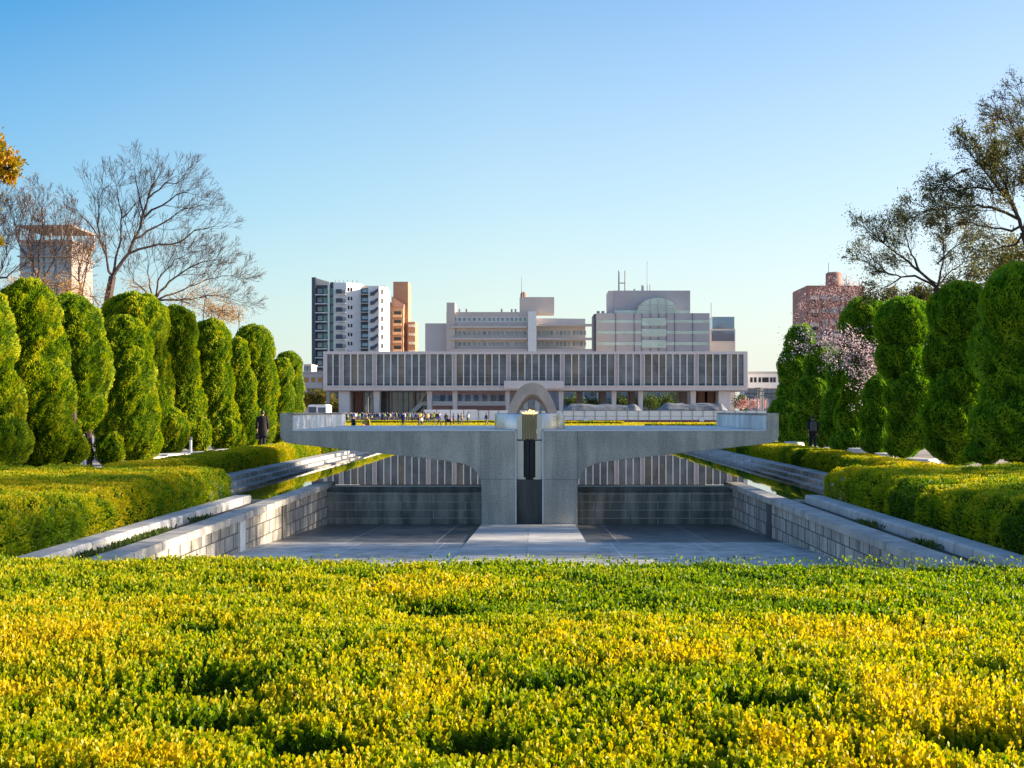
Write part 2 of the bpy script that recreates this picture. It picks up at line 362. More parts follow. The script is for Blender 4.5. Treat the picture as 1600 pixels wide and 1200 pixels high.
structure(sheet('court_walkway', M['walk'], [-1.25, -0.004, 0.004, 1.2], [10.4, 36.55], {(1, 0)}, lambda x, y: fz(y) + 0.03))
structure(sheet('court_walkway_joint', M['floor_dark'], [-0.02, 0.02], [10.4, 36.55], set(), lambda x, y: fz(y) + 0.022))
M['kerbst'] = stone('kerb_stone', (0.62, 0.6, 0.57), (0.45, 0.43, 0.4), streak=.4, grain=45, speck=.2)
vary(M['kerbst'], [(0, (.85, .85, .85)), (1, (1, 1, 1))])
M['kerbst'].node_tree.nodes['Principled BSDF'].inputs['Roughness'].default_value = .85
# walls of the sunken court
for s, side in ((-1, 'left'), (1, 'right')):
    t_ = thing('retaining_wall', 'coursed stone wall with pale coping on the %s side of the sunken court' % side, 'wall', (s * 5.45, 24, 0))
    a, b = sorted((s * 5.36, s * 5.62))
    MB().box(a, b, 10.4, CL + 0.5, -1.35, -0.06).build('wall_face', M['sidewall'], t_)
    a, b = sorted((s * 5.27, s * 5.68))
    for k, (y0, y1) in enumerate([(10.4 + 1.45 * i, 10.4 + 1.45 * i + 1.44) for i in range(18)] + [(36.5, CL + 0.9)]):
        if k < 19: MB().box(a, b, y0, y1, -0.06, 0.07 + 0.002 * (k % 3)).build('coping_block', M['coping'], t_, bevel=0.012)
    for y0 in ((26.2, 30.6) if s < 0 else (31.0,)):
        a, b = sorted((s * 5.33, s * 5.36)); MB().box(a, b, y0, y0 + 0.5, -1.3, -0.065).build('pilaster', M['conc_pale'] if (s < 0 and y0 < 27) else M['granite'], t_)
    k_ = thing('kerb', 'raised pale stone kerb below the %s hedge block' % side, 'kerb', (s * 6.1, 24, 0))
    prof = [(s * 6.0, -0.05), (s * 6.0, 0.135), (s * 6.025, 0.165), (s * 6.34, 0.165), (s * 6.34, -0.05)]
    for i in range(24):
        y0 = 10.4 + .84 * i; MB().prism(prof, y0, y0 + .81).build('kerb_stone', M['kerbst'], k_, bevel=0.004, seg=1)
    st = MB().box(*sorted((s * 5.69, s * 5.99)), 10.4, 30.5, -0.3, 0.004)
    st.build('soil_strip', M['soil'], k_)
    # pond edge: ledge then kerb
    e_ = thing('pond_edge', 'stepped pale stone pond edge running along the %s bank' % side, 'kerb', (s * 7.9, 60, 0))
    a, b = sorted((s * 7.25, s * 7.8)); MB().box(a, b, 30.62, 119, -0.4, 0.05).build('lower_ledge', M['step'], e_, bevel=0.01)
    a, b = sorted((s * 7.55, s * 7.805)); MB().box(a, b, 30.66, 119, -0.4, 0.15).build('middle_ledge', M['curb'], e_, bevel=0.01)
    a, b = sorted((s * 7.8, s * 8.3)); MB().box(a, b, 30.62, 119, -0.4, 0.27).build('upper_kerb', M['curb'], e_, bevel=0.015)
    a, b = sorted((s * 5.7, s * 8.3)); MB().box(a, b, 30.5, 30.61, -0.4, 0.06).build('end_kerb', M['coping'], e_)
wr = thing('weir_wall', 'dark stained block wall below the water, behind the two piers', 'wall', (0, CL, 0))
MB().box(-5.36, 5.36, CL, CL + 0.3, -1.3, -0.16).build('wall_face', M['farwall'], wr)
MB().box(-5.36, 5.36, CL - 0.03, CL + 0.32, -0.16, 0.004).build('wet_lip', M['granite'], wr, bevel=0.01)
MB().box(-5.36, 5.36, CL - 0.035, CL - 0.031, -0.02, 0.006).build('water_edge', M['pglass'], wr)

# ------------------------------------------------------------------ flame platform
FY, BY = 36.6, 46.8
pf = thing('flame_monument', 'long concrete flame platform on two piers with upturned ends, standing in the pond', 'monument', (0, FY, -1.0))
def halfprof(s):
    px = lambda x: (x - 827.0) / 60.0
    zt = 1.46; pts = [(px(806), -1.1), (px(806), zt), (px(456), zt), (px(456), 1.9), (px(438), 1.9)]
    pts += [(px(438), 1.33), (px(440), 1.24), (px(446), 1.17), (px(455), 1.135)]
    for x, y in ((535, 702), (620, 711), (675, 717), (712, 722), (728, 726), (738, 731), (745, 738), (750, 748), (752, 760)): pts.append((px(x), 2 - (y - 641) / 60.0))
    pts.append((px(752), -1.1))
    return [(x * -s, z) for x, z in pts]
for s, side in ((-1, 'left'), (1, 'right')):
    pr = [(x if s < 0 else x, z) for x, z in halfprof(s)]
    pr = [(-abs(x) if s < 0 else abs(x), z) for x, z in pr]
    MB().prism(pr, FY, BY).build('cantilever', M['conc'], pf, bevel=0.012)
    a, b = sorted((s * 0.345, s * 6.18)); MB().box(a, b, FY - 0.012, BY - 0.01, 1.462, 1.492).build('top_slab', M['topslab'], pf)
    a, b = sorted((s * 6.15, s * 6.182)); MB().box(a, b, FY + 0.05, BY - 0.1, 1.494, 1.86).build('parapet_facing', M['conc_pale'], pf)
    a, b = sorted((s * 0.335, s * 0.365)); MB().box(a, b, FY - 0.016, FY + 0.02, -0.95, 1.461).build('edge_strip', M['white'], pf)
    a, b = sorted((s * 0.366, s * 6.12)); MB().box(a, b, FY - .018, FY - .0125, 1.455, 1.4935).build('edge_strip', M['white'], pf)
    a, b = sorted((s * 6.13, s * 6.49)); MB().box(a, b, FY + 0.01, BY - 0.01, 1.902, 1.925).build('parapet_cap', M['coping'], pf)
for s in (-1, 1):
    a, b = sorted((s * 1.255, s * 1.263)); MB().box(a, b, FY - .003, FY + .02, .1, 1.455).build('pour_joint', M['granite'], pf)
    a, b = sorted((s * .345, s * 1.247)); MB().box(a, b, FY - .003, FY + .02, .196, .203).build('pour_joint', M['granite'], pf)
# burner
cy = FY + 2.25; rr = 0.97
for s in (-1, 1):
    g = math.asin(0.19 / rr); ring = MB()
    a0, a1 = (-PI / 2 + g, PI / 2 - g) if s > 0 else (PI / 2 + g, 3 * PI / 2 - g)
    n = 26; v = []; f = []
    prof = [(rr, 1.493), (rr, 1.9), (rr - 0.01, 1.915), (rr - 0.07, 1.915), (rr - 0.08, 1.9), (rr - 0.08, 1.493)]
    ring.lathe(prof, n, (0, cy), a0, a1); ring.build('burner_shell', M['steel'], pf, smooth=True)
    a, b = sorted((s * 0.19, s * 0.33)); MB().box(a, b, FY + 0.25, cy, 1.24, 1.88).build('burner_cheek', M['steel'], pf, bevel=0.01)
    a, b = sorted((s * 0.155, s * 0.335)); MB().box(a, b, FY + 0.3, FY + 0.36, 0.22, 1.2).build('guide_strip', M['steel'], pf, bevel=0.005)
    a, b = sorted((s * 0.10, s * 0.32)); MB().box(a, b, FY + 0.22, FY + 0.4, 0.19, 0.24).build('guide_foot', M['steel'], pf, bevel=0.01)
for x0, x1 in ((-0.18, -0.112), (-0.108, -0.045), (-0.04, 0.04), (0.045, 0.108), (0.112, 0.18)):
    MB().box(x0, x1, FY + 0.24 + (0.03 if x0 > -0.05 and x1 < 0.05 else 0), cy + 0.2, 1.24, 1.9).build('burner_fin', M['bronze'], pf, bevel=0.006)
MB().lathe([(0.0, 1.6), (0.85, 1.62), (0.88, 1.7), (0.3, 1.75), (0.12, 1.83), (0.0, 1.83)], 24, (0, cy)).build('burner_tray', M['bronze'], pf, smooth=True)
MB().box(-0.11, -0.01, FY + 0.32, FY + 0.5, 0.18, 1.24).box(0.01, 0.11, FY + 0.32, FY + 0.5, 0.18, 1.24).build('flue_column', M['black'], pf)
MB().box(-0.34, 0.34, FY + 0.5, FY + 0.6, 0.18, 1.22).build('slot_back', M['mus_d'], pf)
MB().box(-0.345, 0.345, FY + 0.2, BY, -1.1, 0.18).build('plinth', M['granite'], pf)
mf, t, p = nt('flame_glow')
em = node(t, 'ShaderNodeEmission', Strength=2.2); em.inputs[0].default_value = (1.0, 0.55, 0.12, 1)
tr = node(t, 'ShaderNodeBsdfTransparent'); mx = node(t, 'ShaderNodeMixShader'); mx.inputs[0].default_value = 0.42
t.links.new(tr.outputs[0], mx.inputs[1]); t.links.new(em.outputs[0], mx.inputs[2]); t.links.new(mx.outputs[0], t.nodes['Material Output'].inputs['Surface'])
fl = MB()
for x, y, h, r0 in ((0, 0, .17, .09), (-.1, .05, .12, .07), (.11, -.03, .14, .07), (.19, .06, .09, .06), (-.19, 0, .09, .06), (.05, .1, .15, .07)):
    fl.lathe([(0.01, 1.82), (r0, 1.86), (r0 * .9, 1.86 + h * .35), (r0 * .4, 1.86 + h * .7), (0.004, 1.86 + h)], 9, (x, cy - 0.3 + y))
tag(fl.build('flame', mf, smooth=True), 'small orange flame burning on top of the steel burner', 'flame')
# ------------------------------------------------------------------ hedges
def shoots(base, H, hfun, n_leaf, six, seed, name, parent, tilt=0.25, llen=(.018, .03), width=.68, tint0=None, mat=None, spread=1.0, grad=.5):
    """upright leafy shoots standing on base points; every leaf its own face"""
    rg = np.random.default_rng(seed); N = len(base)
    ax = unit(np.stack([rg.normal(0, tilt, N), rg.normal(0, tilt, N), np.ones(N)], 1)) if hfun is None else unit(hfun + rg.normal(0, tilt, (N, 3)))
    P = []; A = []; S = []; T = []
    for k in range(n_leaf):
        u = (k + 0.5) / n_leaf + rg.uniform(-.06, .06, N)
        side = unit(np.cross(ax, rg.normal(size=(N, 3))))
        p = base + ax * (H * (u - 0.15))[:, None]
        out = spread * (1.25 - 0.95 * u)
        P.append(p); A.append(unit(ax + side * out[:, None])); S.append(rg.uniform(*llen, N) * (1.12 - .35 * u))
        T.append(np.clip(tint0 + (u - 0.6) * grad + rg.normal(0, .05, N), 0, 1))
    V = leafpoly(np.concatenate(P), np.concatenate(A), np.concatenate(S), width, six, seed)
    return npmesh(name, V, 6 if six else 4, mat or M['hedge'], parent, np.concatenate(T))
def fore_z(x, y):
    P = np.stack([x, y, 0 * x], 1)
    z = 0.785 - .010 * x + 0.05 * (vn(P * 0.55, 1) - .5) + 0.045 * (vn(P * 1.35, 2) - .5) + 0.06 * (vn(P * 3.5, 3) - .5) + 0.035 * (vn(P * 8, 4) - .5)
    z += 0.07 * np.exp(-((y - (6.9 - 0.28 * x)) / 0.9) ** 2) * (x > -3.5) * 0.6
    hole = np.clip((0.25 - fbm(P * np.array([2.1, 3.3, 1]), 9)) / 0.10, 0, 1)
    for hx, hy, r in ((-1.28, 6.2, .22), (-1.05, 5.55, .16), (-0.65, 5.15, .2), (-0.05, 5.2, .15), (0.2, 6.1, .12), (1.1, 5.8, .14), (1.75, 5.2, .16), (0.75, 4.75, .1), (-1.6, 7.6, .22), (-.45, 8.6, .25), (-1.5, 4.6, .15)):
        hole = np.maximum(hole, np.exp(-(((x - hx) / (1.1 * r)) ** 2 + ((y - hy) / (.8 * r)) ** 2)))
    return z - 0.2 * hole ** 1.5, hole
hf = thing('clipped_hedge', 'wide yellow green clipped hedge filling the whole foreground', 'hedge', (0, 7, 0))
def fore_band(y0, y1, dens, nl, six, seed, ll):
    xr0 = (838 + 40) / F * y1 + 0.2; N = int(dens * 2 * xr0 * (y1 - y0)); rg = np.random.default_rng(seed)
    x = rg.uniform(-xr0 + .2, xr0, N); y = rg.uniform(y0, y1, N)
    keep = np.abs(x - .18) < (860 / F) * y + .25; x, y = x[keep], y[keep]
    z, hole = fore_z(x, y); keep = rg.uniform(size=len(x)) > hole * .75; x, y, z, hole = x[keep], y[keep], z[keep], hole[keep]
    P = np.stack([x, y, z], 1); T = np.clip(0.49 + 0.34 * (fbm(P * np.array([.7, .7, .1]), 21) - .5) + .35 * (vn(P * 5, 5) - .5) + rg.normal(0, .12, len(x)) - hole * .4 - 0.26 * np.clip((y - 7.9 + .3 * (vn(P, 77) - .5)) / .8, 0, 1) * np.clip((x + .9) / .8, 0.25, 1) , 0.05, 1)  # hollows and the far right get their shade from greener leaf tint
    # a fringe of taller bright new growth
    tall = np.clip((fbm(P * np.array([.9, 1.6, 0]), 33) - .56) / .1, 0, 1)
    tall = tall * (y < 10.2); T = np.clip(T + .3 * tall, 0, 1)
    H = rg.uniform(.05, .085, len(x)) * (1 + .7 * tall * rg.uniform(0, 1, len(x)))
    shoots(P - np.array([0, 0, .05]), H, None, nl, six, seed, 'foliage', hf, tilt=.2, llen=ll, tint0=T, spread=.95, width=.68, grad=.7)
fore_band(3.6, 5.6, 1350, 13, True, 41, (.019, .029))
fore_band(5.6, 8.0, 1100, 9, False, 42, (.021, .032))
fore_band(8.0, 11.15, 1100, 7, False, 43, (.023, .035))
# inner layers: older, darker leaves and twigs below the clipped surface
rg = np.random.default_rng(5); N = 42000
x = rg.uniform(-4.8, 5.0, N); y = rg.uniform(3.6, 11.1, N); k = np.abs(x - .18) < .39 * y + .3; x, y = x[k], y[k]; z, h = fore_z(x, y)
P = np.stack([x, y, z - rg.uniform(.05, .2, len(x))], 1)
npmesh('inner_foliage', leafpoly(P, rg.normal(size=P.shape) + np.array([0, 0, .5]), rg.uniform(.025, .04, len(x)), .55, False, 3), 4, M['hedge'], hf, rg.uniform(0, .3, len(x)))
tw = MB()
for i in range(420):
    x0, y0 = random.uniform(-3, 3), random.uniform(3.8, 8.5); z0 = float(fore_z(np.array([x0]), np.array([y0]))[0][0])
    tw.tube([(x0, y0, z0 - .3), (x0 + random.uniform(-.05, .05), y0 + random.uniform(-.05, .05), z0 - .12), (x0 + random.uniform(-.1, .1), y0 + random.uniform(-.1, .1), z0 - .02)], [.007, .005, .002], 4)
tag(tw.build('twigs', M['bark'], hf), None, None, None, 'stuff')
nx, ny = 90, 70; xs = np.linspace(-5.2, 5.6, nx); ys = np.linspace(3.4, 11.05, ny); gx, gy = np.meshgrid(xs, ys)
gz = fore_z(gx.ravel(), gy.ravel())[0] - .20; s = MB()
s.add(list(zip(gx.ravel(), gy.ravel(), gz)) + [(xs[i], 11.05, 0) for i in range(nx)],
      [(j * nx + i, j * nx + i + 1, (j + 1) * nx + i + 1, (j + 1) * nx + i) for j in range(ny - 1) for i in range(nx - 1)] +
      [((ny - 1) * nx + i, (ny - 1) * nx + i + 1, ny * nx + i + 1, ny * nx + i) for i in range(nx - 1)])
s.build('dark_hedge_core', M['core'], hf, smooth=True)  # dark sheet under the leaves so that hollows look shaded
# far vertical face of the foreground hedge
N = 16000; P = np.stack([rg.uniform(-5, 5.4, N), 11.05 + rg.uniform(-.05, .1, N), rg.uniform(0.05, .84, N)], 1)
npmesh('hedge_face', leafpoly(P, rg.normal(size=P.shape) + np.array([0, .6, .6]), rg.uniform(.025, .04, N), .5, False, 4), 4, M['hedge'], hf, rg.uniform(.1, .6, N))

def hedge_block(name, label, x0, x1, y0, y1, ztop, rad, dens, ll, seed, bias=0.0, amp=0.1, group=None, green=()):
    """rounded box hedge; leaves over the top and every side that can be seen"""
    rt = thing(name, label, 'hedge', ((x0 + x1) / 2, (y0 + y1) / 2, 0), 0, group)
    rg = np.random.default_rng(seed); rc = rad * 2.2
    def surf(n):
        W, Lh, Hh = x1 - x0, y1 - y0, ztop
        areas = np.array([W * Lh, Hh * Lh, Hh * Lh, Hh * W, Hh * W]); c = rg.choice(5, n, p=areas / areas.sum())
        u, v = rg.uniform(size=n), rg.uniform(size=n)
        x = np.where(c == 0, x0 + u * W, np.where(c == 1, x0, np.where(c == 2, x1, x0 + u * W)))
        y = np.where(c == 0, y0 + v * Lh, np.where(c <= 2, y0 + v * Lh, np.where(c == 3, y0, y1)))
        z = np.where(c == 0, ztop, np.where(c <= 2, u * Hh, v * Hh))
        nn = np.zeros((n, 3)); nn[c == 0, 2] = 1; nn[c == 1, 0] = -1; nn[c == 2, 0] = 1; nn[c == 3, 1] = -1; nn[c == 4, 1] = 1
        return np.stack([x, y, z], 1), nn, areas.sum()
    def rnd(P):
        # pull edges in: clamp to the inner box then push out by a radius
        q = P.copy(); r2 = min(rc, (x1 - x0) / 2 - .01)
        qi = np.stack([np.clip(q[:, 0], x0 + r2, x1 - r2), np.clip(q[:, 1], y0 + r2, y1 - r2)], 1)
        d = q[:, :2] - qi; L = np.linalg.norm(d, axis=1); o = L > 1e-6
        cheb = np.max(np.abs(d), axis=1); q[o, :2] = qi[o] + d[o] / L[o][:, None] * cheb[o][:, None]
        edge = np.clip((cheb - (r2 - rad)) / rad, 0, 1); top = np.clip((q[:, 2] - (ztop - rad)) / rad, 0, 1)
        q[:, 2] -= rad * .55 * edge ** 2 * top; q[o, :2] -= (d[o] / L[o][:, None]) * (rad * .35 * top[o] ** 2 * edge[o])[:, None]
        return q
    P, nn, area = surf(int(0)) if False else surf(10); n = int(area * dens)
    P, nn, area = surf(n); P = rnd(P)
    d = amp * (fbm(P * 1.2, seed) - .5) * 2 + amp * .8 * (vn(P * 4, seed + 1) - .5)
    P = P + nn * d[:, None]
    T = np.clip(.5 + bias + 1.0 * (fbm(P * .8, seed + 2) - .5) + .5 * (vn(P * 5, seed + 4) - .5) + .12 * nn[:, 2] - .06, 0.03, 1)  # top tinted lighter than the side faces, light put into colour
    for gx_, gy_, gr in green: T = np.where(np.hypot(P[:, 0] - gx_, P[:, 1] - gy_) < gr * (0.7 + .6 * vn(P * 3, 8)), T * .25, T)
    up = nn * .8 + np.array([0, 0, .7])
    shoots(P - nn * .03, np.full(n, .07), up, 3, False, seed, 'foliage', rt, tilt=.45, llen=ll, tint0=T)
    s = MB(); r = rad * 1.1; i = .07
    s.box(x0 + i + r * .3, x1 - i - r * .3, y0 + i + r * .3, y1 - i - r * .3, -.02, ztop - i - .02); s.build('inner_foliage', M['core'], rt, bevel=r, seg=3)
    return rt
hedge_block('clipped_hedge', 'broad rounded hedge block on the left bank above the pale kerb', -12.6, -6.42, 11.2, 31.0, .74, .3, 520, (.03, .05), 61, 0.08)
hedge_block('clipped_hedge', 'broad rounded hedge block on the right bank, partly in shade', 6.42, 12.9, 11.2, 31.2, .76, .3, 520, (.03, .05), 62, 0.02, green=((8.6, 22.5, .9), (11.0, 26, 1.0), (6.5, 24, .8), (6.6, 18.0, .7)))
hedge_block('clipped_hedge', 'narrow low hedge along the left side of the pond', -9.7, -8.35, 31.3, 108, .74, .22, 330, (.045, .07), 63, 0.12, .05)
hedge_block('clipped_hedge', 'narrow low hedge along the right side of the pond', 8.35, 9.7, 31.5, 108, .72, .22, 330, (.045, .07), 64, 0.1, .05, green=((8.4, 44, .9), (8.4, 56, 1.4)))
# weeds rooted between kerb and coping
for nm, s, spots in (('left', -1, (13.8, 19.0, 20.4, 21.6, 22.5, 25.2)), ('right', 1, (15.2, 20.5, 24.0))):
    P = np.concatenate([np.stack([s * 5.84 + rg.normal(0, .05, 260), y + rg.normal(0, .3, 260), rg.uniform(0, .05, 260)], 1) for y in spots]); n = len(P)
    o = npmesh('weeds', leafpoly(P, rg.normal(0, .6, P.shape) + np.array([0, 0, 1]), rg.uniform(.04, .11, n), .3, False, 5), 4, M['green'], None, rg.uniform(0, 1, n))
    tag(o, 'low green weeds rooted in the gap beside the %s wall coping' % nm, 'weeds', None, 'stuff')

# ------------------------------------------------------------------ clipped juniper columns
def topiary(label, d, lobes, seed, mat='juniper', dens=620, bias=0.0):
    """lobes: (px, py, rx_px, ry_px) as seen at distance d; union of ellipsoids covered in leaf tufts"""
    k = d / F; xc = wx(sum(l[0] for l in lobes) / len(lobes), d)
    rt = thing('topiary_tree', label, 'topiary', (xc, d, 0.0), 0, 'clipped juniper columns lining the pond')
    E = []
    for j, (px, py, rx, ry) in enumerate(lobes):
        r = rx * k * 1.06; ry *= .92 if mat == 'juniper_shaded' else (.95 if j == 0 else 1.1); E.append((np.array([wx(px, d), d + 0.25 * r * math.sin(seed + j * 2.1), wz(py, d)]), np.array([r, r * 1.05, ry * k])))
    rg = np.random.default_rng(seed); PP = []; NN = []
    for c, r in E:
        a = 4 * PI * ((r[0] * r[1]) ** 1.6 / 3 + 2 * (r[0] * r[2]) ** 1.6 / 3) ** (1 / 1.6); n = int(a * dens)
        u = unit(rg.normal(size=(n, 3))); p = c + u * r; nn = unit(u / r)
        tocam = unit(np.array([0, 0, 2.0]) - p); vis = np.sum(nn * tocam, 1)
        keep = (vis > -.25) | (rg.uniform(size=n) < .35); keep &= p[:, 2] > -.1
        for c2, r2 in E:
            if c2 is c: continue
            keep &= np.sum(((p - c2) / (r2 * .985)) ** 2, 1) > 1
        PP.append(p[keep]); NN.append(nn[keep])
    P = np.concatenate(PP); Nn = np.concatenate(NN); 
    # swirling tufts: noise stretched along a slant, different on every tree
    sgn = -1 if mat == 'juniper_shaded' else 1
    sl = np.array([.5 * sgn, .0, .85]); sl2 = np.cross(sl, [0, 1, 0]); 
    def bump(P):
        q = np.stack([P @ sl * 1.7, P @ np.array([0, 1, 0]) * 3.6, P @ sl2 * 4.2], 1)
        return .5 * vn(q, seed) + .32 * vn(q * 2.2, seed + 1) + .18 * vn(P * 9, seed + 2), fbm(P * 1.1, seed + 7)
    bmp, big = bump(P); P = P + Nn * ((bmp - .55) * .40 + (big - .5) * .2)[:, None]
    swirl = unit(np.cross(Nn, np.array([0, 0, 1.0]))); A = Nn * .75 + np.array([0, 0, .75]) + swirl * (.7 * np.sin(big * 9 + seed))[:, None] + rg.normal(0, .28, P.shape)
    T = np.clip(.42 + bias + (bmp - .5) * 1.7 + rg.normal(0, .13, len(P)) + (.35 * np.clip(fbm(P * 1.3, seed + 9) - .6, 0, 1) * 4), 0, 1)  # young tips lighter, crevices darker: crevice shade is put into the tint
    T = np.where(T > .86, np.where(rg.uniform(size=len(T)) < .25, T, .8), T)
    npmesh('crown', leafpoly(P - unit(A) * .03, A, rg.uniform(.055, .11, len(P)), .5, False, seed), 4, M[mat], rt, T)
    s = MB()
    for c, r in E: s.ell(c, r, 44, 30)
    Vc = np.array(s.v); cc = np.repeat(np.array([e[0] for e in E]), 44 * 31, 0); rc_ = np.repeat(np.array([e[1] for e in E]), 44 * 31, 0)
    nc = unit((Vc - cc) / rc_ ** 2); b1, b2 = bump(Vc); Vc = Vc + nc * ((b1 - .55) * .40 + (b2 - .5) * .2 - .05)[:, None]; s.v = [tuple(v_) for v_ in Vc]
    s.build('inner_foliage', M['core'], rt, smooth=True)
    b = min(E, key=lambda e: e[0][2])[0]
    MB().tube([(b[0], b[1], -.05), (b[0] + .03, b[1], .9), (b[0], b[1], 2.2)], [.16, .12, .1], 8).build('trunk', M['bark'], rt)
    return rt
dn = lambda d: 1050 * (45.0 / d) ** .9
LT = [
 (39.2, [(-28, 540, 48, 95), (-30, 630, 55, 70), (-15, 690, 60, 45)], 'topiary column cut off by the left edge of the photo'),
 (42.0, [(42, 492, 45, 56), (50, 560, 52, 70), (60, 625, 57, 70), (68, 680, 52, 55), (112, 702, 22, 26)], 'tall wide topiary column shaded near its base, second from the left'),
 (46.0, [(112, 515, 42, 58), (127, 575, 44, 60), (122, 625, 40, 50), (106, 655, 24, 28), (168, 702, 22, 24), (138, 706, 14, 16)], 'leaning topiary column whose body ends high above a small low bush and a white post'),
 (51.0, [(192, 540, 38, 48), (200, 595, 40, 60), (204, 650, 42, 55), (212, 685, 34, 36), (165, 650, 18, 40)], 'short full topiary column in front of the taller domed one'),
 (57.5, [(208, 505, 50, 52), (222, 560, 38, 60), (236, 610, 32, 60), (262, 675, 27, 37), (240, 655, 30, 40)], 'tallest domed topiary column on the left bank, standing behind a shorter one'),
 (60.5, [(276, 520, 31, 46), (284, 580, 26, 60), (290, 640, 30, 46), (312, 678, 17, 28), (295, 675, 22, 26)], 'slender topiary column with a rounded foot beside a white post'),
 (65.0, [(331, 540, 31, 45), (333, 600, 31, 52), (340, 645, 28, 32), (352, 677, 28, 26)], 'topiary column with an egg shaped top above a round lower lobe'),
 (69.0, [(374, 562, 17, 36), (380, 615, 20, 45), (385, 660, 22, 36), (372, 680, 20, 18)], 'thin topiary column squeezed between two wider ones on the left bank'),
 (75.0, [(396, 548, 32, 43), (405, 605, 28, 50), (404, 655, 27, 38), (408, 675, 22, 22)], 'topiary column with a leaning round head just left of the walking man in black'),
 (83.0, [(439, 585, 18, 27), (440, 628, 19, 36), (437, 668, 20, 26)], 'small topiary column in front of the last one by the left end of the platform'),
 (90.0, [(450, 572, 20, 26), (457, 610, 16, 36), (461, 640, 13, 36), (458, 672, 14, 24)], 'last topiary column of the left row, tapering up beside the museum wing')]
for i, (d, lo, lab) in enumerate(LT): topiary(lab, d, lo, 100 + i * 7, 'juniper', dn(d), 0.06)
RT = [
 (41.5, [(1605, 480, 72, 74), (1585, 545, 60, 70), (1600, 610, 62, 60), (1575, 665, 58, 55), (1640, 690, 70, 50), (1540, 706, 30, 22), (1690, 560, 80, 130)], 'huge topiary tree cut by the right edge of the photo'),
 (48.0, [(1497, 488, 44, 50), (1492, 555, 42, 55), (1500, 610, 44, 50), (1490, 655, 48, 46), (1500, 695, 46, 34)], 'tall topiary tree with an even domed head, second from the right edge'),
 (54.5, [(1414, 508, 42, 48), (1408, 560, 34, 44), (1425, 620, 42, 50), (1428, 665, 40, 42), (1412, 695, 27, 25), (1450, 600, 16, 60)], 'topiary tree with a round head pinched at its waist, third from the right edge'),
 (58.0, [(1378, 618, 28, 36), (1368, 655, 24, 36), (1366, 688, 22, 24), (1392, 670, 18, 36)], 'short topiary bush growing against the waist of the pinched one'),
 (64.0, [(1356, 505, 39, 44), (1350, 555, 33, 44), (1345, 610, 30, 45), (1336, 650, 28, 40), (1340, 690, 30, 26), (1322, 692, 24, 20)], 'topiary tree with a broad round head partly behind cherry blossom'),
 (68.0, [(1316, 590, 22, 45), (1312, 640, 28, 40), (1300, 678, 30, 28)], 'middle sized topiary tree below the hanging cherry blossom'),
 (74.0, [(1284, 575, 25, 46), (1272, 620, 30, 42), (1265, 665, 30, 34)], 'topiary tree behind the walking man with the backpack'),
 (79.0, [(1250, 535, 24, 30), (1244, 575, 28, 36), (1250, 615, 32, 36), (1228, 650, 28, 36), (1238, 678, 24, 24)], 'last topiary tree of the right row with a small sunlit crown tip')]
for i, (d, lo, lab) in enumerate(RT): topiary(lab, d, lo, 200 + i * 7, 'juniper_shaded', dn(d), 0.12)
# pale border stones and little posts at the foot of the columns
def border(label, spots, seed, grp):
    for i, (px, py, d, L) in enumerate(spots):
        rs = random.Random(seed + i); x = wx(px, d); s = MB(); n = 12
        pts = [(rs.uniform(.38, .5) * L * math.cos(2 * PI * k / n), rs.uniform(.34, .5) * 2.2 * math.sin(2 * PI * k / n)) for k in range(n)]
        s.prism([(x + a, d + b) for a, b in pts], -.05, rs.uniform(.25, .36), 'z')
        o = s.build('border_stone', M['rock'], None, bevel=.05); tag(o, label, 'stone', grp)
        o.data.transform(Matrix.Translation((-x, -d, 0))); o.location = (x, d, 0)
border('low pale border stone at the foot of the left topiary row', [(240, 712, 52.5, 1.3), (262, 708, 53.5, 1.2), (283, 705, 55, 1.3), (318, 700, 59, 1.5), (340, 697, 61, 1.3), (376, 692, 66, 1.0), (352, 696, 63, .9)], 3, 'border stones of the left row')
border('low pale border stone at the foot of the right topiary row', [(1300, 704, 66, 1.0), (1345, 708, 61, 1.2), (1385, 712, 57, 1.3), (1440, 717, 51, 1.3), (1240, 700, 74, 1.2)], 9, 'border stones of the right row')
for px, d, lab in ((132, 44.0, 'small white marker post under the leaning topiary column'), (298, 57.0, 'small white marker post beside the slender topiary column')):
    x = wx(px, d); o = thing('marker_post', lab, 'post', (x, d, 0)); MB().lathe([(.055, 0), (.055, .85), (.0, .87)], 10, (x, d)).build('post', M['white'], o)
    MB().lathe([(.065, .8), (.065, .92), (.0, .94)], 10, (x, d)).build('cap', M['metal'], o)

# ------------------------------------------------------------------ branching trees
def segs_mesh(name, S, mat, parent):
    """S rows: p0(3) p1(3) r0 r1"""
    S = np.array(S); obs = []
    V = []; 
    for thick in (True, False):
        Q = S[(S[:, 6] > .05) == thick]
        if not len(Q): continue
        n = 7 if thick else 3; a = unit(Q[:, 3:6] - Q[:, :3]); ref = np.where(np.abs(a[:, 2:3]) < .9, [[0, 0, 1.0]], [[1.0, 0, 0]]); u = unit(np.cross(a, ref)); v = np.cross(a, u)
        rings = []
        for k in range(n):
            c, s_ = math.cos(2 * PI * k / n), math.sin(2 * PI * k / n)
            rings.append((Q[:, :3] + (u * c + v * s_) * Q[:, 6:7] - a * Q[:, 6:7] * .3, Q[:, 3:6] + (u * c + v * s_) * Q[:, 7:8]))
        for k in range(n):
            j = (k + 1) % n; V.append(np.stack([rings[k][0], rings[j][0], rings[j][1], rings[k][1]], 1))
    return npmesh(name, np.concatenate(V), 4, mat, parent)
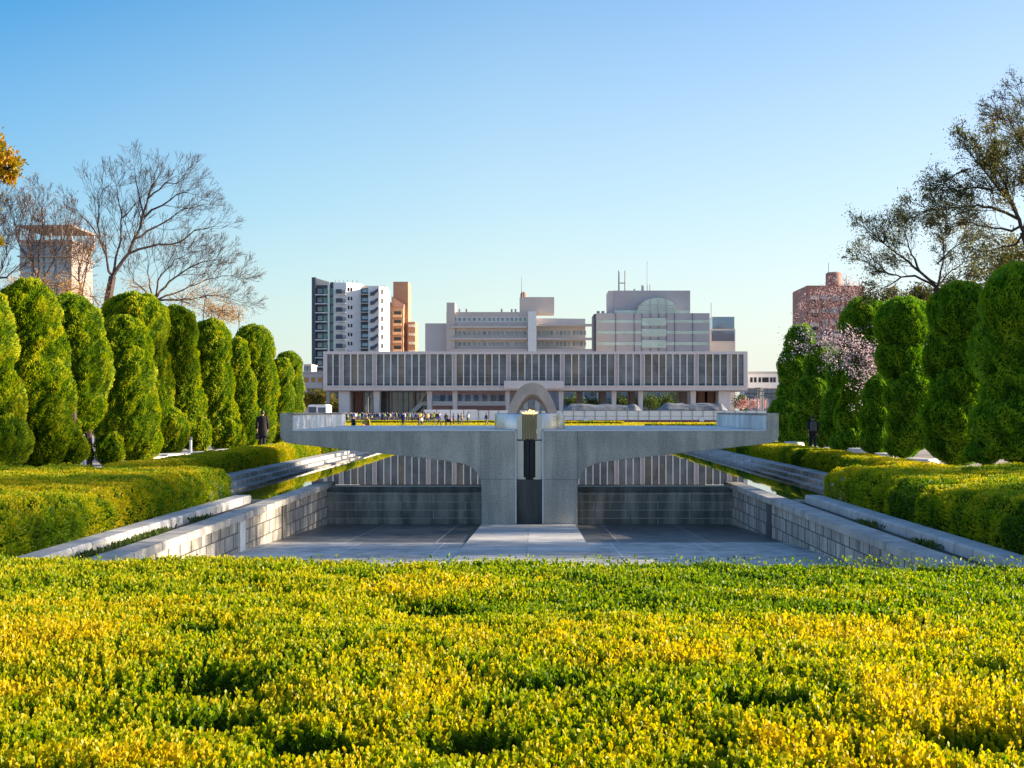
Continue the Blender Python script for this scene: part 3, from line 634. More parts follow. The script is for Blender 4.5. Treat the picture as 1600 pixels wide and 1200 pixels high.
def grow(S, tips, p, d, L, r, lev, rs, up=.12, ang=(.3, .65), kids=(2, 3), ratio=(.68, .86), rmin=.008):
    n = 3; pts = [p]
    for i in range(n):
        d = (d + Vector((rs.gauss(0, .13), rs.gauss(0, .13), rs.gauss(0, .1) + up * .4))).normalized()
        q = pts[-1] + d * (L / n); r1 = max(rmin, r * (1 - .12 * (i + 1))); S.append((*pts[-1], *q, max(rmin, r * (1 - .12 * i)), r1)); pts.append(q)
        if lev > 0 and i < n - 1 and rs.random() < .55:
            ax = Vector((rs.gauss(0, 1), rs.gauss(0, 1), rs.gauss(0, 1))).cross(d).normalized()
            grow(S, tips, q, (Matrix.Rotation(rs.uniform(.5, .9), 3, ax) @ d), L * .6, r * .45, max(0, lev - 2), rs, up, ang, kids, ratio, rmin)
    if lev <= 0: tips.append((pts[-1], d)); return
    k = rs.choice(kids); a0 = rs.uniform(0, 2 * PI); base = d.orthogonal().normalized()
    for i in range(k):
        ax = Matrix.Rotation(a0 + 2 * PI * i / k, 3, d) @ base
        nd = Matrix.Rotation(rs.uniform(*ang), 3, ax) @ d; nd = (nd + Vector((0, 0, up))).normalized()
        grow(S, tips, pts[-1], nd, L * rs.uniform(*ratio), r * (.82 if k == 2 else .7) * .92, lev - 1, rs, up, ang, kids, ratio, rmin)
def fit(S, tips, base, box):
    """scale the grown tree so that its crown spans the wanted width, height and centre"""
    S = np.array(S); T = np.array([t_[0] for t_ in tips]); b = np.array(base)
    x0, x1, ztop, dp = box; lo, hi = np.percentile(T[:, 0], 2), np.percentile(T[:, 0], 98); tz = T[:, 2].max()
    sx = (x1 - x0) / (hi - lo); sz = (ztop - b[2]) / (tz - b[2]); sy = dp / (np.ptp(T[:, 1]) + 1e-6)
    def f(P):
        h = np.clip((P[:, 2] - b[2]) / (tz - b[2]), 0, 1); Q = P.copy()
        Q[:, 2] = b[2] + (P[:, 2] - b[2]) * sz; sh = ((x0 + x1) / 2 - (b[0] + ((lo + hi) / 2 - b[0]) * sx)) * np.minimum(1, h * 1.6)
        Q[:, 0] = b[0] + (P[:, 0] - b[0]) * sx + sh; Q[:, 1] = b[1] + (P[:, 1] - b[1]) * sy; return Q
    S[:, :3] = f(S[:, :3]); S[:, 3:6] = f(S[:, 3:6]); return S, f(T)
def tree(name, label, cat, px, d, box_px, lev, seed, bark='bark', leaf=None, per=0, lsize=(.1, .18), scat=.3, r0=.22, kids=(2, 3), up=.12, h0=.28, group=None, dp=None, z0=0, rmin=.012, lean=0, litter=None):
    """box_px: crown x0, x1, top in photo pixels at distance d"""
    rs = random.Random(seed); x = wx(px, d); rt = thing(name, label, cat, (x, d, z0), 0, group)
    S, tips = [], []; H = wz(box_px[2], d) - z0; base = Vector((x, d, z0 - .1)); top = Vector((x + lean, d, z0 + H * h0))
    S.append((*base, *((base + top) / 2), r0 * 1.25, r0 * 1.05)); S.append((*((base + top) / 2), *top, r0 * 1.05, r0 * .9))
    k = rs.choice((3, 4)); a0 = rs.uniform(0, PI)
    for i in range(k):
        a = a0 + 2 * PI * i / k; dr = Vector((math.cos(a) * .55, math.sin(a) * .45, 1)).normalized()
        grow(S, tips, top, dr, H * .21, r0 * .62, lev, rs, up, (.25, .6), kids, rmin=rmin)
    Sx, T = fit(S, tips, (x, d, z0), (wx(box_px[0], d), wx(box_px[1], d), wz(box_px[2], d), dp or (wx(box_px[1], d) - wx(box_px[0], d)) * .8))
    segs_mesh('branches', Sx, M[bark], rt)
    if leaf:
        rg = np.random.default_rng(seed); P = np.repeat(T, per, axis=0) + rg.normal(0, scat, (len(T) * per, 3))
        npmesh('leaves', leafpoly(P, rg.normal(size=P.shape) + np.array([0, 0, .2]), rg.uniform(*lsize, len(P)), .5, False, seed), 4, M[leaf], rt, np.clip(rg.normal(.45, .25, len(P)), 0, 1))
    return rt, T
def limb_tree(name, label, trunk, limbs, d, seed, r0=.2, bark='bark', leaf=None, per=0, lsize=(.06, .12), scat=.2, lev=3, step=9, L0=1.3, rmin=.011, sp=.5, z0=-.1, depth=.5, up=.15, tstart=.3):
    """limbs: polylines in photo pixels at distance d, each bowed towards or away from the viewer; twigs recurse off them"""
    rs = random.Random(seed); k = d / F; x = wx(trunk[0][0], d); rt = thing(name, label, 'tree', (x, d, 0)); S = []; tips = []
    P3 = lambda p, dy=0: Vector((wx(p[0], d), d + dy, wz(p[1], d)))
    tr = [Vector((x, d, z0))] + [P3(p) for p in trunk[1:]]
    for i in range(len(tr) - 1): S.append((*tr[i], *tr[i + 1], r0 * (1.15 - .12 * i), r0 * (1.03 - .12 * i)))
    for li, (rr, pl) in enumerate(limbs):
        dy = rs.uniform(-1, 1) * depth; tot = sum(math.dist(a_, b_) for a_, b_ in zip(pl, pl[1:])); acc = 0; w0 = P3(pl[0]); prev = min((Vector(s_[3:6]) for s_ in S), key=lambda v_: (v_.x - w0.x) ** 2 + (v_.z - w0.z) ** 2); y0_ = prev.y - d; slope = rs.uniform(-1, 1) * depth
        pts = [prev]; 
        for a_, b_ in zip(pl, pl[1:]):
            n = max(2, int(math.dist(a_, b_) / step))
            for m in range(1, n + 1):
                u = m / n; acc += math.dist(a_, b_) / n; f = acc / tot
                q = P3((a_[0] + (b_[0] - a_[0]) * u, a_[1] + (b_[1] - a_[1]) * u), y0_ + slope * tot * k * f) + Vector((rs.gauss(0, 1), rs.gauss(0, 1), rs.gauss(0, 1))) * step * k * .1
                ra = max(rmin * 1.5, .72 * r0 * rr * (1 - .85 * (f - acc / tot / n))); rb = max(rmin * 1.3, .72 * r0 * rr * (1 - .85 * f)); S.append((*prev, *q, ra, rb)); dr = (q - prev).normalized()
                if f > tstart:
                    for _ in range(2 if rs.random() < .75 else 1):
                        ax = Vector((rs.gauss(0, .5), rs.gauss(0, 1.2), rs.gauss(0, .5))).normalized()
                        nd = (Matrix.Rotation(rs.uniform(.35, .9) * rs.choice((-1, 1)), 3, ax) @ dr + Vector((0, 0, up))).normalized()
                        grow(S, tips, q, nd, L0 * (1.1 - .45 * f) * rs.uniform(.6, 1.2), max(rmin * 1.2, rb * .36), lev, rs, up * .6, (.2, sp), (2, 3) if lev > 2 else (2,), (.55, .8), rmin)
                prev = q
        grow(S, tips, prev, dr, L0 * .7, rb, lev, rs, up * .6, (.2, sp), (2, 3), (.55, .8), rmin)
    segs_mesh('branches', S, M[bark], rt)
    if leaf:
        T = np.array([t_[0][:] for t_ in tips]); rg = np.random.default_rng(seed); P = np.repeat(T, per, axis=0) + rg.normal(0, scat, (len(T) * per, 3)) * (rg.uniform(0, 1, (len(T) * per, 1)) ** .5)
        npmesh('leaves', leafpoly(P, rg.normal(size=P.shape) + np.array([0, 0, .2]), rg.uniform(*lsize, len(P)), .5, False, seed), 4, M[leaf], rt, np.clip(.45 + (fbm(P * .7, seed) - .5) * 1.3 + rg.normal(0, .18, len(P)), 0, 1))
    print('LT', name, len(S), len(tips)); return rt
limb_tree('bare_tree', 'tallest bare tree with a wide open fan of twigs above the left topiary row', [(168, 640), (169, 469), (176, 432)], [
 (.7, [(176, 432), (200, 394), (213, 355), (221, 325), (226, 300), (238, 274)]), (.5, [(200, 394), (231, 384), (275, 378), (300, 358), (326, 350)]), (.45, [(219, 337), (250, 319), (275, 304), (298, 300)]),
 (.45, [(205, 375), (247, 347), (281, 325), (300, 318)]), (.5, [(176, 432), (187, 375), (190, 331), (181, 297)]), (.5, [(172, 440), (169, 387), (144, 350), (128, 334)]), (.4, [(165, 400), (152, 350), (160, 300), (172, 288)]),
 (.4, [(219, 337), (210, 300), (204, 265)]), (.4, [(226, 310), (258, 286), (284, 280)]), (.3, [(190, 340), (205, 320), (222, 290)])], 95, 12, r0=.27, lev=3, L0=1.3, rmin=.008, step=12, sp=.5)
limb_tree('bare_tree', 'bare tree with long twigs spreading right above the left topiary row', [(238, 640), (240, 469)], [
 (.6, [(240, 469), (262, 440), (300, 410), (335, 400)]), (.5, [(240, 469), (275, 455), (320, 432), (360, 425)]), (.5, [(240, 469), (290, 468), (335, 462), (374, 470)]), (.5, [(240, 469), (250, 430), (270, 405), (295, 392)]), (.45, [(240, 469), (235, 430), (240, 400)]), (.4, [(240, 469), (215, 440), (205, 412)])], 88, 5, r0=.2, lev=3, L0=1.15, rmin=.008, leaf='bud', per=1, lsize=(.04, .08))
limb_tree('bare_tree', 'bare tree at the far left in front of the open concrete tower', [(66, 640), (62, 450)], [
 (.6, [(62, 450), (45, 410), (30, 370), (28, 330)]), (.5, [(62, 450), (58, 400), (60, 350), (56, 322)]), (.5, [(62, 450), (78, 410), (90, 372), (94, 350)]), (.5, [(45, 410), (18, 380), (6, 345), (2, 330)]), (.4, [(62, 450), (92, 425), (105, 395)])], 80, 8, r0=.2, lev=3, L0=1.15, rmin=.008, leaf='bud', per=1, lsize=(.04, .08))
limb_tree('bare_tree', 'bare tree leaning at the left edge of the photo behind the first topiary', [(-20, 640), (-14, 470)], [
 (.6, [(-14, 470), (5, 420), (14, 390)]), (.6, [(-14, 470), (-10, 400), (4, 350), (12, 330)]), (.5, [(-14, 470), (-40, 410), (-50, 350)]), (.4, [(5, 440), (30, 425), (42, 410)])], 70, 9, r0=.2, lev=3, L0=1.0, rmin=.008)
limb_tree('bare_tree', 'thin reddish bare tree between the concrete tower and the tallest bare tree', [(126, 640), (125, 469)], [
 (.7, [(125, 469), (117, 410), (108, 375)]), (.5, [(125, 469), (140, 430), (152, 400)]), (.4, [(120, 440), (98, 415), (85, 400)]), (.4, [(122, 450), (128, 410), (130, 380)])], 84, 19, r0=.17, lev=3, L0=.9, rmin=.008, leaf='bud', per=2, lsize=(.05, .09))
SHRUBS = []
for i, (px, lobes, lab) in enumerate(((70, [(45, 440, 30, 20), (85, 446, 30, 18), (20, 448, 26, 16), (110, 455, 20, 14)], 'low orange budding shrub tree behind the two leftmost columns'), (300, [(285, 470, 26, 18), (320, 462, 28, 18), (345, 485, 22, 16)], 'low budding shrub tree above the slender topiary column'), (365, [(350, 492, 20, 14), (372, 496, 15, 14), (330, 486, 18, 12)], 'small orange leaved tree behind the egg topped topiary column'), (150, [(150, 465, 30, 22), (125, 452, 22, 18), (225, 450, 26, 14)], 'low budding shrub tree behind the tallest domed topiary column'))):
    SHRUBS.append((px, lobes, lab, i))
# golden camphor crown reaching in at the top left
def crown_tree(name, label, px, d, lobes, n, seed, leaf, ls, bark='bark_d', trunk_r=.3, group=None, gap=.42, zb=0, cat='tree', tb=.45):
    """trunk with limbs to every lobe; leaves in clumps through each lobe's volume with gaps"""
    x = wx(px, d); rt = thing(name, label, cat, (x, d, zb), 0, group); rs = random.Random(seed); rg = np.random.default_rng(seed); k = d / F; S = []; PP = []
    fk = Vector((x, d, zb + tb * (min(wz(l[1], d) for l in lobes) - zb)))
    S.append((x, d, zb - .1, *fk, trunk_r, trunk_r * .8)); tot = sum(l[2] * l[3] for l in lobes)
    for (lx, ly, rx, ry) in lobes:
        c = Vector((wx(lx, d), d + rs.uniform(-.6, .6) * rx * k, wz(ly, d))); mid = fk.lerp(c, .5) + Vector((rs.uniform(-.1, .1), rs.uniform(-.1, .1), .12)) * (c - fk).length
        S.append((*fk, *mid, trunk_r * .5, trunk_r * .35)); S.append((*mid, *c, trunk_r * .35, trunk_r * .18)); m = int(14 + 10 * rs.random())
        cl = unit(rg.normal(size=(m, 3))) * rg.uniform(.35, 1, (m, 1)) ** .6 * np.array([rx * k, rx * k * .9, ry * k]) + np.array(c[:])
        for q in cl: S.append((*c, *q, trunk_r * .12, .012))
        nn = int(n * lx * 0 + n * (rx * ry) / tot); idx = rg.integers(0, m, nn); PP.append(cl[idx] + rg.normal(0, gap * min(rx, ry) * k * .55, (nn, 3)))
    P = np.concatenate(PP); segs_mesh('trunk', S, M[bark], rt)
    T = np.clip(.5 + (fbm(P * (1.2 / max(.4, lobes[0][2] * k * .4)), seed) - .5) * 1.6 + rg.normal(0, .15, len(P)), 0, 1)
    npmesh('crown', leafpoly(P, rg.normal(size=P.shape) + np.array([0, 0, .3]), rg.uniform(*ls, len(P)), .5, False, seed), 4, M[leaf], rt, T); return rt
for px, lobes, lab, i in SHRUBS: crown_tree('budding_tree', lab, px, 74 + 3 * i, lobes, 1900, 40 + i, 'bud', (.05, .12), 'bark', .1, None, .75)
crown_tree('camphor_tree', 'golden leaved tree whose branch reaches in at the top left edge', -260, 36, [(-10, 245, 40, 26), (8, 262, 26, 18), (-60, 220, 50, 50), (-90, 300, 60, 60), (-150, 240, 60, 70), (-12, 375, 20, 12)], 30000, 71, 'gold', (.07, .13), trunk_r=.2)
# right hand side
limb_tree('leafy_tree', 'dark spreading tree with sparse small leaves above the right topiary row', [(1470, 640), (1464, 450)], [
 (.6, [(1464, 450), (1422, 408), (1386, 378), (1358, 352)]), (.5, [(1462, 447), (1430, 433), (1407, 433), (1368, 423), (1342, 408)]), (.5, [(1440, 425), (1425, 385), (1415, 350)]), (.5, [(1464, 447), (1470, 400), (1462, 358)]), (.45, [(1464, 450), (1488, 420), (1518, 405)]), (.4, [(1407, 433), (1385, 448), (1370, 455)]), (.4, [(1386, 378), (1390, 362), (1400, 350)]), (.4, [(1470, 410), (1500, 380), (1525, 372)]), (.35, [(1450, 435), (1475, 450), (1500, 440)])],
 62, 27, r0=.17, bark='bark_d', leaf='camphor', per=3, lsize=(.06, .11), scat=.22, lev=3, L0=.55, rmin=.010, up=.05, step=10)
limb_tree('leafy_tree', 'dark leafy tree leaning in from the right with an orange tinted crown', [(1632, 640), (1628, 450), (1600, 362)], [
 (.6, [(1600, 362), (1569, 312), (1548, 297), (1512, 264), (1492, 244)]), (.5, [(1590, 345), (1560, 327), (1530, 321), (1476, 325), (1444, 327)]), (.5, [(1590, 345), (1572, 300), (1550, 260), (1548, 236)]), (.5, [(1600, 362), (1604, 300), (1592, 244)]), (.4, [(1590, 362), (1550, 358), (1505, 350), (1475, 355)]), (.4, [(1548, 297), (1520, 295), (1490, 300), (1470, 296)]), (.4, [(1512, 264), (1495, 270), (1478, 280)]), (.4, [(1569, 312), (1580, 270), (1575, 245)]), (.4, [(1600, 340), (1630, 280), (1640, 250)]), (.4, [(1600, 380), (1570, 385), (1545, 392)])],
 60, 31, r0=.21, bark='bark_d', leaf='camphor', per=4, lsize=(.06, .12), scat=.24, lev=3, L0=.62, rmin=.010, up=.05, step=9, tstart=.2)
limb_tree('leafy_tree', 'tallest thin crowned tree cut by the right edge', [(1650, 640), (1652, 350), (1640, 290)], [
 (.5, [(1640, 290), (1610, 240), (1575, 218), (1540, 212)]), (.5, [(1640, 290), (1600, 210), (1585, 175), (1572, 165)]), (.5, [(1640, 290), (1625, 210), (1612, 150), (1604, 132)]), (.4, [(1600, 225), (1570, 200), (1545, 195)]), (.4, [(1640, 290), (1660, 220), (1670, 160)])],
 64, 37, r0=.18, bark='bark_d', leaf='camphor', per=2, lsize=(.06, .1), scat=.2, lev=3, L0=.6, rmin=.010, up=.05, step=9)
crown_tree('evergreen_tree', 'dense olive green tree behind the huge topiary at the right edge', 1600, 68, [(1560, 420, 40, 28), (1600, 395, 45, 30), (1510, 450, 34, 22), (1640, 430, 50, 50), (1450, 470, 36, 18)], 16000, 81, 'camphor', (.08, .16), gap=.55)
crown_tree('evergreen_tree', 'yellowish shrub tree between the two topiary heads on the right', 1395, 66, [(1395, 470, 22, 16), (1370, 490, 20, 22), (1440, 462, 24, 16), (1362, 520, 18, 18)], 6000, 82, 'camphor', (.08, .14), gap=.55, trunk_r=.12)
tree('pink_tree', 'pink budding cherry tree in front of the brown apartment tower', 'tree', 1388, 92, (1258, 1372, 428), 5, 53, 'bark', 'pinktwig', 6, (.07, .13), .3, r0=.07, h0=.35, rmin=.008)
# cherry blossom hanging over the right row
ch = thing('cherry_tree', 'pink and white blossoming cherry branches hanging in front of the right topiary row', 'tree', (17.3, 66.2, 0)); S = []; tips = []
rs = random.Random(4); S.append((17.3, 66.2, -.1, 17.0, 65.6, 2.4, .14, .12)); S.append((17.0, 65.6, 2.4, 15.6, 62.4, 3.9, .12, .08))
for tx, ty, dd in ((1250, 530, 62), (1262, 545, 61.5), (1290, 530, 62), (1310, 520, 63), (1340, 560, 61), (1300, 560, 61.4), (1325, 595, 61), (1360, 605, 60.8), (1350, 628, 60.6), (1375, 580, 60.6), (1385, 600, 60.4), (1248, 545, 61.8), (1270, 525, 63), (1365, 560, 61), (1318, 575, 61.2)):
    e = Vector((wx(tx, dd), dd, wz(ty, dd))); a = Vector((15.6, 62.4, 3.9)); last = a
    for i in range(1, 6):
        u = i / 5; q = a.lerp(e, u) + Vector((0, 0, .5 * math.sin(u * PI))) + Vector((rs.gauss(0, .07), rs.gauss(0, .07), rs.gauss(0, .06)))
        S.append((*last, *q, .05 * (1.15 - u), .05 * (1 - u) + .006)); last = q
        if i > 1:
            for _ in range(5):
                v = q + Vector((rs.gauss(0, .6), rs.gauss(0, .35), rs.gauss(0, .2))); S.append((*q, *v, .014, .006)); tips.append(v)
T = np.array([v[:] for v in tips]); rg = np.random.default_rng(8); P = np.repeat(T, 13, 0); P = P + rg.normal(0, .13, P.shape)
segs_mesh('branches', S, M['bark_d'], ch)
npmesh('blossom', leafpoly(P, rg.normal(size=P.shape), rg.uniform(.05, .085, len(P)), .9, False, 3), 4, M['blossom'], ch, rg.uniform(0, 1, len(P)))

for i, (tx, ty, hh) in enumerate(((23, 21, 10.5), (24, 30, 12.5), (23.5, 36.5, 13), (23.2, 41.5, 13.4), (23.0, 46, 13.4), (24.5, 50.5, 13.6))):  # unseen evergreens added beyond the right edge to shade the monument
    pxx = VX + (tx - CX) * F / ty; k_ = F / ty; pz = lambda z: VY - (z - CZ) * k_
    crown_tree('evergreen_tree', 'evergreen shade tree number %d beyond the right edge, out of the picture' % (i + 1) if False else ('unseen evergreen added for shade beside the foreground end of the right bank', 'unseen evergreen added for shade behind the right hedge block', 'unseen evergreen added for shade level with the piers on the right', 'tallest unseen evergreen added for shade level with the platform on the right', 'unseen evergreen added for shade just outside the right topiary row', 'unseen evergreen added for shade farthest along outside the right topiary row')[i], pxx, ty,
        [(pxx, pz(hh - 2.5), 2.6 * k_, 2.4 * k_), (pxx + 2 * k_, pz(hh - 4.5), 2.2 * k_, 2.2 * k_), (pxx - 1.8 * k_, pz(hh - 5), 2.2 * k_, 2.4 * k_), (pxx + .4 * k_, pz(hh - 6.5), 2.4 * k_, 2.2 * k_)], 16000, 600 + i, 'camphor', (.14, .26), gap=.7, zb=0)
# ------------------------------------------------------------------ museum
D = 274.0; ks = F / D
mx_ = lambda px: (px - 836.5) / ks
M['mull'] = plain('mullion_concrete', (.74, .69, .68), .7, var=.04)
mu = thing('museum_building', 'long low concrete and glass museum raised on pillars behind the pond', 'building', (0, D, 0))
Y0, Y1 = D, D + 18; zt, zb = wz(549, D), wz(610, D); z1, z0 = wz(553.5, D), wz(602.5, D); XE = 41.3
MB().box(-XE, XE, Y0, Y1, z1, zt).build('roof_slab', M['mus'], mu, bevel=.03)
MB().box(-XE, XE, Y0, Y1, zb + .02, z0 - .25).build('floor_beam', M['mus'], mu, bevel=.03)
MB().box(-XE + .1, XE - .1, Y0 - .25, Y0 + .3, z0 - .25, z0).build('sill', M['mus'], mu)
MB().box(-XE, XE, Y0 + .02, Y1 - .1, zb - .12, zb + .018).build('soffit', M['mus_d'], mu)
for s in (-1, 1):
    a, b = sorted((s * XE, s * (XE - .75))); MB().box(a, b, Y0 + .003, Y1, z0 - .249, z1 - .001).build('end_wall', M['mus'], mu)
P_ = [0] + []; cen = [42, 127, 167.5, 251.5, 303.5]; panels = sorted([-c for c in cen] + cen)
rep('concrete_panel', M['mus'], mu, (.6, .3, z1 - z0 - .002), [(c / ks, Y0 + .5, (z0 + z1) / 2) for c in panels])
rep('panel_fin', M['mus'], mu, (.2, .5, z1 - z0 - .002), [(c / ks + o_, Y0 + .255, (z0 + z1) / 2) for c in panels for o_ in (-.36, .36)], .02)
edges = [-(XE - .75) * ks] + panels + [(XE - .75) * ks]; nb = [2, 4, 7, 3, 7, 7, 7, 3, 7, 4, 2]; ml = []; gl = []
for i in range(len(edges) - 1):
    a = edges[i] / ks + (.44 if i else 0); b = edges[i + 1] / ks - (.44 if i < len(edges) - 2 else 0); n = nb[i]
    for j in range(n):
        gl.append((a + (j + .5) * (b - a) / n, (b - a) / n))
        if j: ml.append(a + j * (b - a) / n)
rep('mullion', M['mull'], mu, (.2, .2, z1 - z0 - .003), [(x, Y0 + .11, (z0 + z1) / 2) for x in ml])
for i, (x, wd) in enumerate(gl):
    a = random.gauss(0, .022); hw = wd / 2; yy = Y0 + .95
    s = MB().add([(x - hw, yy + a * hw, z0), (x + hw, yy - a * hw, z0), (x + hw, yy - a * hw + random.gauss(0, .02), z1), (x - hw, yy + a * hw + random.gauss(0, .02), z1)], [(0, 1, 2, 3)])
    pn = s.build('window_pane', M['glass'], mu)
rep('window_rail', M['metal'], mu, (2 * XE - 1.6, .06, .07), [(0, Y0 + .84, z0 + h) for h in (.55, 1.75, 3.9)])
rep('window_base', M['teal'], mu, (2 * XE - 1.6, .05, .35), [(0, Y0 + .8, z0 + .2)])
zc0, zc1 = wz(607.5, D), wz(595, D); MB().box(mx_(787.5), mx_(881), Y0 - 1.3, Y0 - .3, zc0, zc1).build('balcony', M['mus'], mu, bevel=.04)
# pillars: tapered concrete fins, and solid stair cores at both ends
for a, b, c in ((583, 591, 0), (667, 673, 0), (707, 713, 0), (790, 795.5, 0), (874, 880, 1), (957, 963, 1), (999, 1005, 1), (1081, 1088, 1)):
    x0, x1 = mx_(a), mx_(b); MB().prism([(x0 + .05, 0), (x1 - .05, 0), (x1 + .12, zb - .122), (x0 - .12, zb - .122)], D + 1.4, D + 4.5).build('pillar', M['mus'], mu, bevel=.03)
for a, b in ((528, 545), (1124, 1143)): MB().box(mx_(a), mx_(b), D + 1.0, D + 9, 0, zb - .122).build('core_wall', M['mus'], mu, bevel=.03)
for a, b in ((547, 558), (904, 912), (940, 950), (988, 996), (1070, 1080), (1098, 1108), (1112, 1122), (598, 601), (640, 644)): MB().box(mx_(a), mx_(b), D + 7, D + 15, 0, zb - .123).build('inner_wall', M['brick2'] if a in (547, 1098, 1112) else M['mus_d'], mu)
# glazed lobby on the left with the escalator
for i in range(12):
    x = mx_(560) + i * 1.12; MB().box(x, x + .12, D + 8, D + 8.2, 0, zb - .124).build('lobby_mullion', M['mus_d'] if i % 3 else M['cream'], mu)
MB().box(mx_(560), mx_(668), D + 8.35, D + 8.4, 0, zb - .125).build('lobby_glass', M['wglass'], mu)
for dy in (5.2, 6.6):
    MB().prism([(mx_(628), .1), (mx_(634), .1), (mx_(656), 2.9), (mx_(668), 2.9), (mx_(668), 3.7), (mx_(654), 3.7), (mx_(628), .9)], D + dy, D + dy + .1).build('stair_side', M['metal'], mu)
MB().prism([(mx_(640), 1.2), (mx_(642), 1.2), (mx_(664), zb - .13), (mx_(661), zb - .13)], D + 5.9, D + 6.0).build('stair_rail', M['cream'], mu)
# reflected light warm things seen inside the glass gallery: lamps left out, only rear wall
def lowblock(name, label, d, px0, px1, py0, depth, mat, wins=(), bands=(), z0=0, wmat='wglass', cat='building', roof=True, wd=(.9, .12, .9)):
    """plain volume with windows: wins = (list of px, list of py); bands = (px0, px1, py0, py1, material)"""
    x0, x1, z1 = wx(px0, d), wx(px1, d), wz(py0, d); rt = thing(name, label, cat, ((x0 + x1) / 2, d, z0))
    MB().box(x0, x1, d, d + depth, z0, z1).build('wall', M[mat], rt)
    if roof: MB().box(x0 - .15, x1 + .15, d - .15, d + depth + .15, z1 + .002, z1 + .35).build('parapet', M[mat], rt)
    for pxs, pys, dims in wins:
        sp = [(wx(a, d), d - .02, wz(b, d)) for b in pys for a in pxs]
        if sp: rep('window', M[wmat], rt, dims, sp)
    for a, b, c, e, m_, dy in bands: MB().box(wx(a, d), wx(b, d), d - dy, d + .05, wz(e, d), wz(c, d)).build('band', M[m_], rt)
    return rt
R_ = lambda a, b, n: [a + (b - a) * i / (n - 1) for i in range(n)]
# wings either side of the museum
def wing(label, d, px0, px1, winpx, wm):
    x0, x1 = wx(px0, d), wx(px1, d); rt = thing('museum_wing', label, 'building', ((x0 + x1) / 2, d, 0))
    MB().box(x0, x1, d, d + 9, wz(606, d), wz(583.5, d)).build('wall', M['white' if px0 > 900 else 'mus'], rt)
    MB().box(x0 - .2, x1 + .2, d - .25, d + 9.2, wz(583.4, d), wz(580.5, d)).build('roof', M['hotel_p'], rt)
    rep('window', M[wm], rt, (.5 if px0 > 900 else .85, .12, 1.0), [(wx(p, d), d - .02, wz(593.5, d)) for p in winpx])
    rep('pillar', M['mus'], rt, (.7, .7, wz(606, d)), [(x0 + 3 + i * 12, d + 2, wz(606, d) / 2 - .01) for i in range(3)])
M['amber'] = plain('orange_lit_window', (.5, .26, .04), .4)  # lit windows: orange glow put into a plain base colour
wing('low raised museum wing with orange lit windows joining the building on the left', 282, 300, 504, R_(340, 500, 16), 'amber')
wing('low raised museum wing with dark windows on the right, half behind topiary', 282, 1169, 1345, [1174, 1180, 1187, 1193, 1196, 1199, 1205, 1210, 1218, 1226, 1234, 1242], 'black')
# behind the pillars
lowblock('annex_building', 'low red brick annex with blue windows seen under the museum', 330, 670, 808, 613, 8, 'brick2', [([i for i in R_(685, 790, 9)], [622], (3.2, .1, 1.6))], [(672, 792, 627, 634, 'cream', .3)], cat='building')
lowblock('glass_building', 'long glazed hall with pale columns seen under the right half of the museum', 345, 806, 1120, 605, 10, 'wglass', (), [(a, a + 7, 606, 640, 'pglass', .3) for a in (818, 836, 906, 932, 1004, 1060)])
for i, (px, r) in enumerate(((895, 16), (968, 12), (985, 12), (1015, 12), (1035, 16), (1052, 14), (1094, 9), (1157, 9), (925, 9))):
    crown_tree('garden_tree', ('round green tree seen between the museum pillars', 'bushy green tree beside the right end of the museum')[px == 1157], px, 318 + (i % 3) * 4, [(px, 626, r, 10), (px + r * .5, 632, r * .7, 8), (px - r * .6, 631, r * .7, 7)], 1500, 300 + i, 'green', (.25, .5), 'bark', .15, 'green trees between the museum pillars' if px != 1157 else None, .6)
for i, (px, py, r) in enumerate(((470, 622, 16), (492, 618, 15), (512, 624, 12), (450, 622, 18), (528, 634, 8))):
    crown_tree('park_tree', 'dark tree under the left museum wing', px, 300, [(px, py, r, 12), (px + r * .5, py + 7, r * .7, 9), (px - r * .6, py + 6, r * .7, 9)], 2200, 330 + i, 'camphor', (.25, .5), 'bark', .15, 'dark trees under the left museum wing', .6)
lowblock('office_building', 'dark glazed office block behind the bus', 325, 480, 530, 608, 8, 'teal', [(R_(485, 525, 6), (615, 623), (3.5, .1, .7))], wmat='bglass')

# ------------------------------------------------------------------ towers on the skyline
# white and dark apartment tower
d = 450.0; q = F / d; H = lambda py: wz(py, d); X = lambda px: wx(px, d)
a = thing('apartment_tower', 'white apartment tower with dark shaded parts, green glass and stacked balconies', 'building', (X(543), d, 0))
MB().box(X(487), X(521), d + 2, d + 18, 0, H(440)).build('shaded_wing', M['dark'], a)  # left side in shade, put into the dark panel colour
MB().box(X(486.6), X(493), d + .5, d + 20, 0, H(433)).build('side_fin', M['dark'], a)
MB().prism([(X(487.5), H(445)), (X(487.5), H(432.5)), (X(514), H(440)), (X(514), H(445))], d + 1.5, d + 16).build('roof_screen', M['cream'], a)
MB().prism([(X(521), d), (X(541), d), (X(562), d + 3), (X(562), d + 20), (X(521), d + 20)], 0, H(441.5), 'z').build('white_wall', M['white'], a)
MB().box(X(562), X(575), d + 3, d + 18, 0, H(449)).build('recess_wall', M['dark'], a)  # recess shade put into the dark panel colour
MB().prism([(X(575), d + .5), (X(592), d + .5), (X(600), d + 3), (X(600), d + 18), (X(575), d + 18)], 0, H(447), 'z').build('white_wing', M['white'], a)
MB().box(X(511.5), X(514.5), d + .6, d + 2.5, 0, H(444)).build('white_mullion', M['white'], a)
fl_ = [448 + 14.1 * i for i in range(14)]
rep('green_pane', M['gglass'], a, (5.6 / q, .12, 10 / q), [(X(507), d + 1.9, H(y + 7)) for y in fl_])
rep('green_pane', M['gglass'], a, (5 / q, .12, 12 / q), [(X(517.5), d + 1.9, H(y + 7)) for y in fl_])
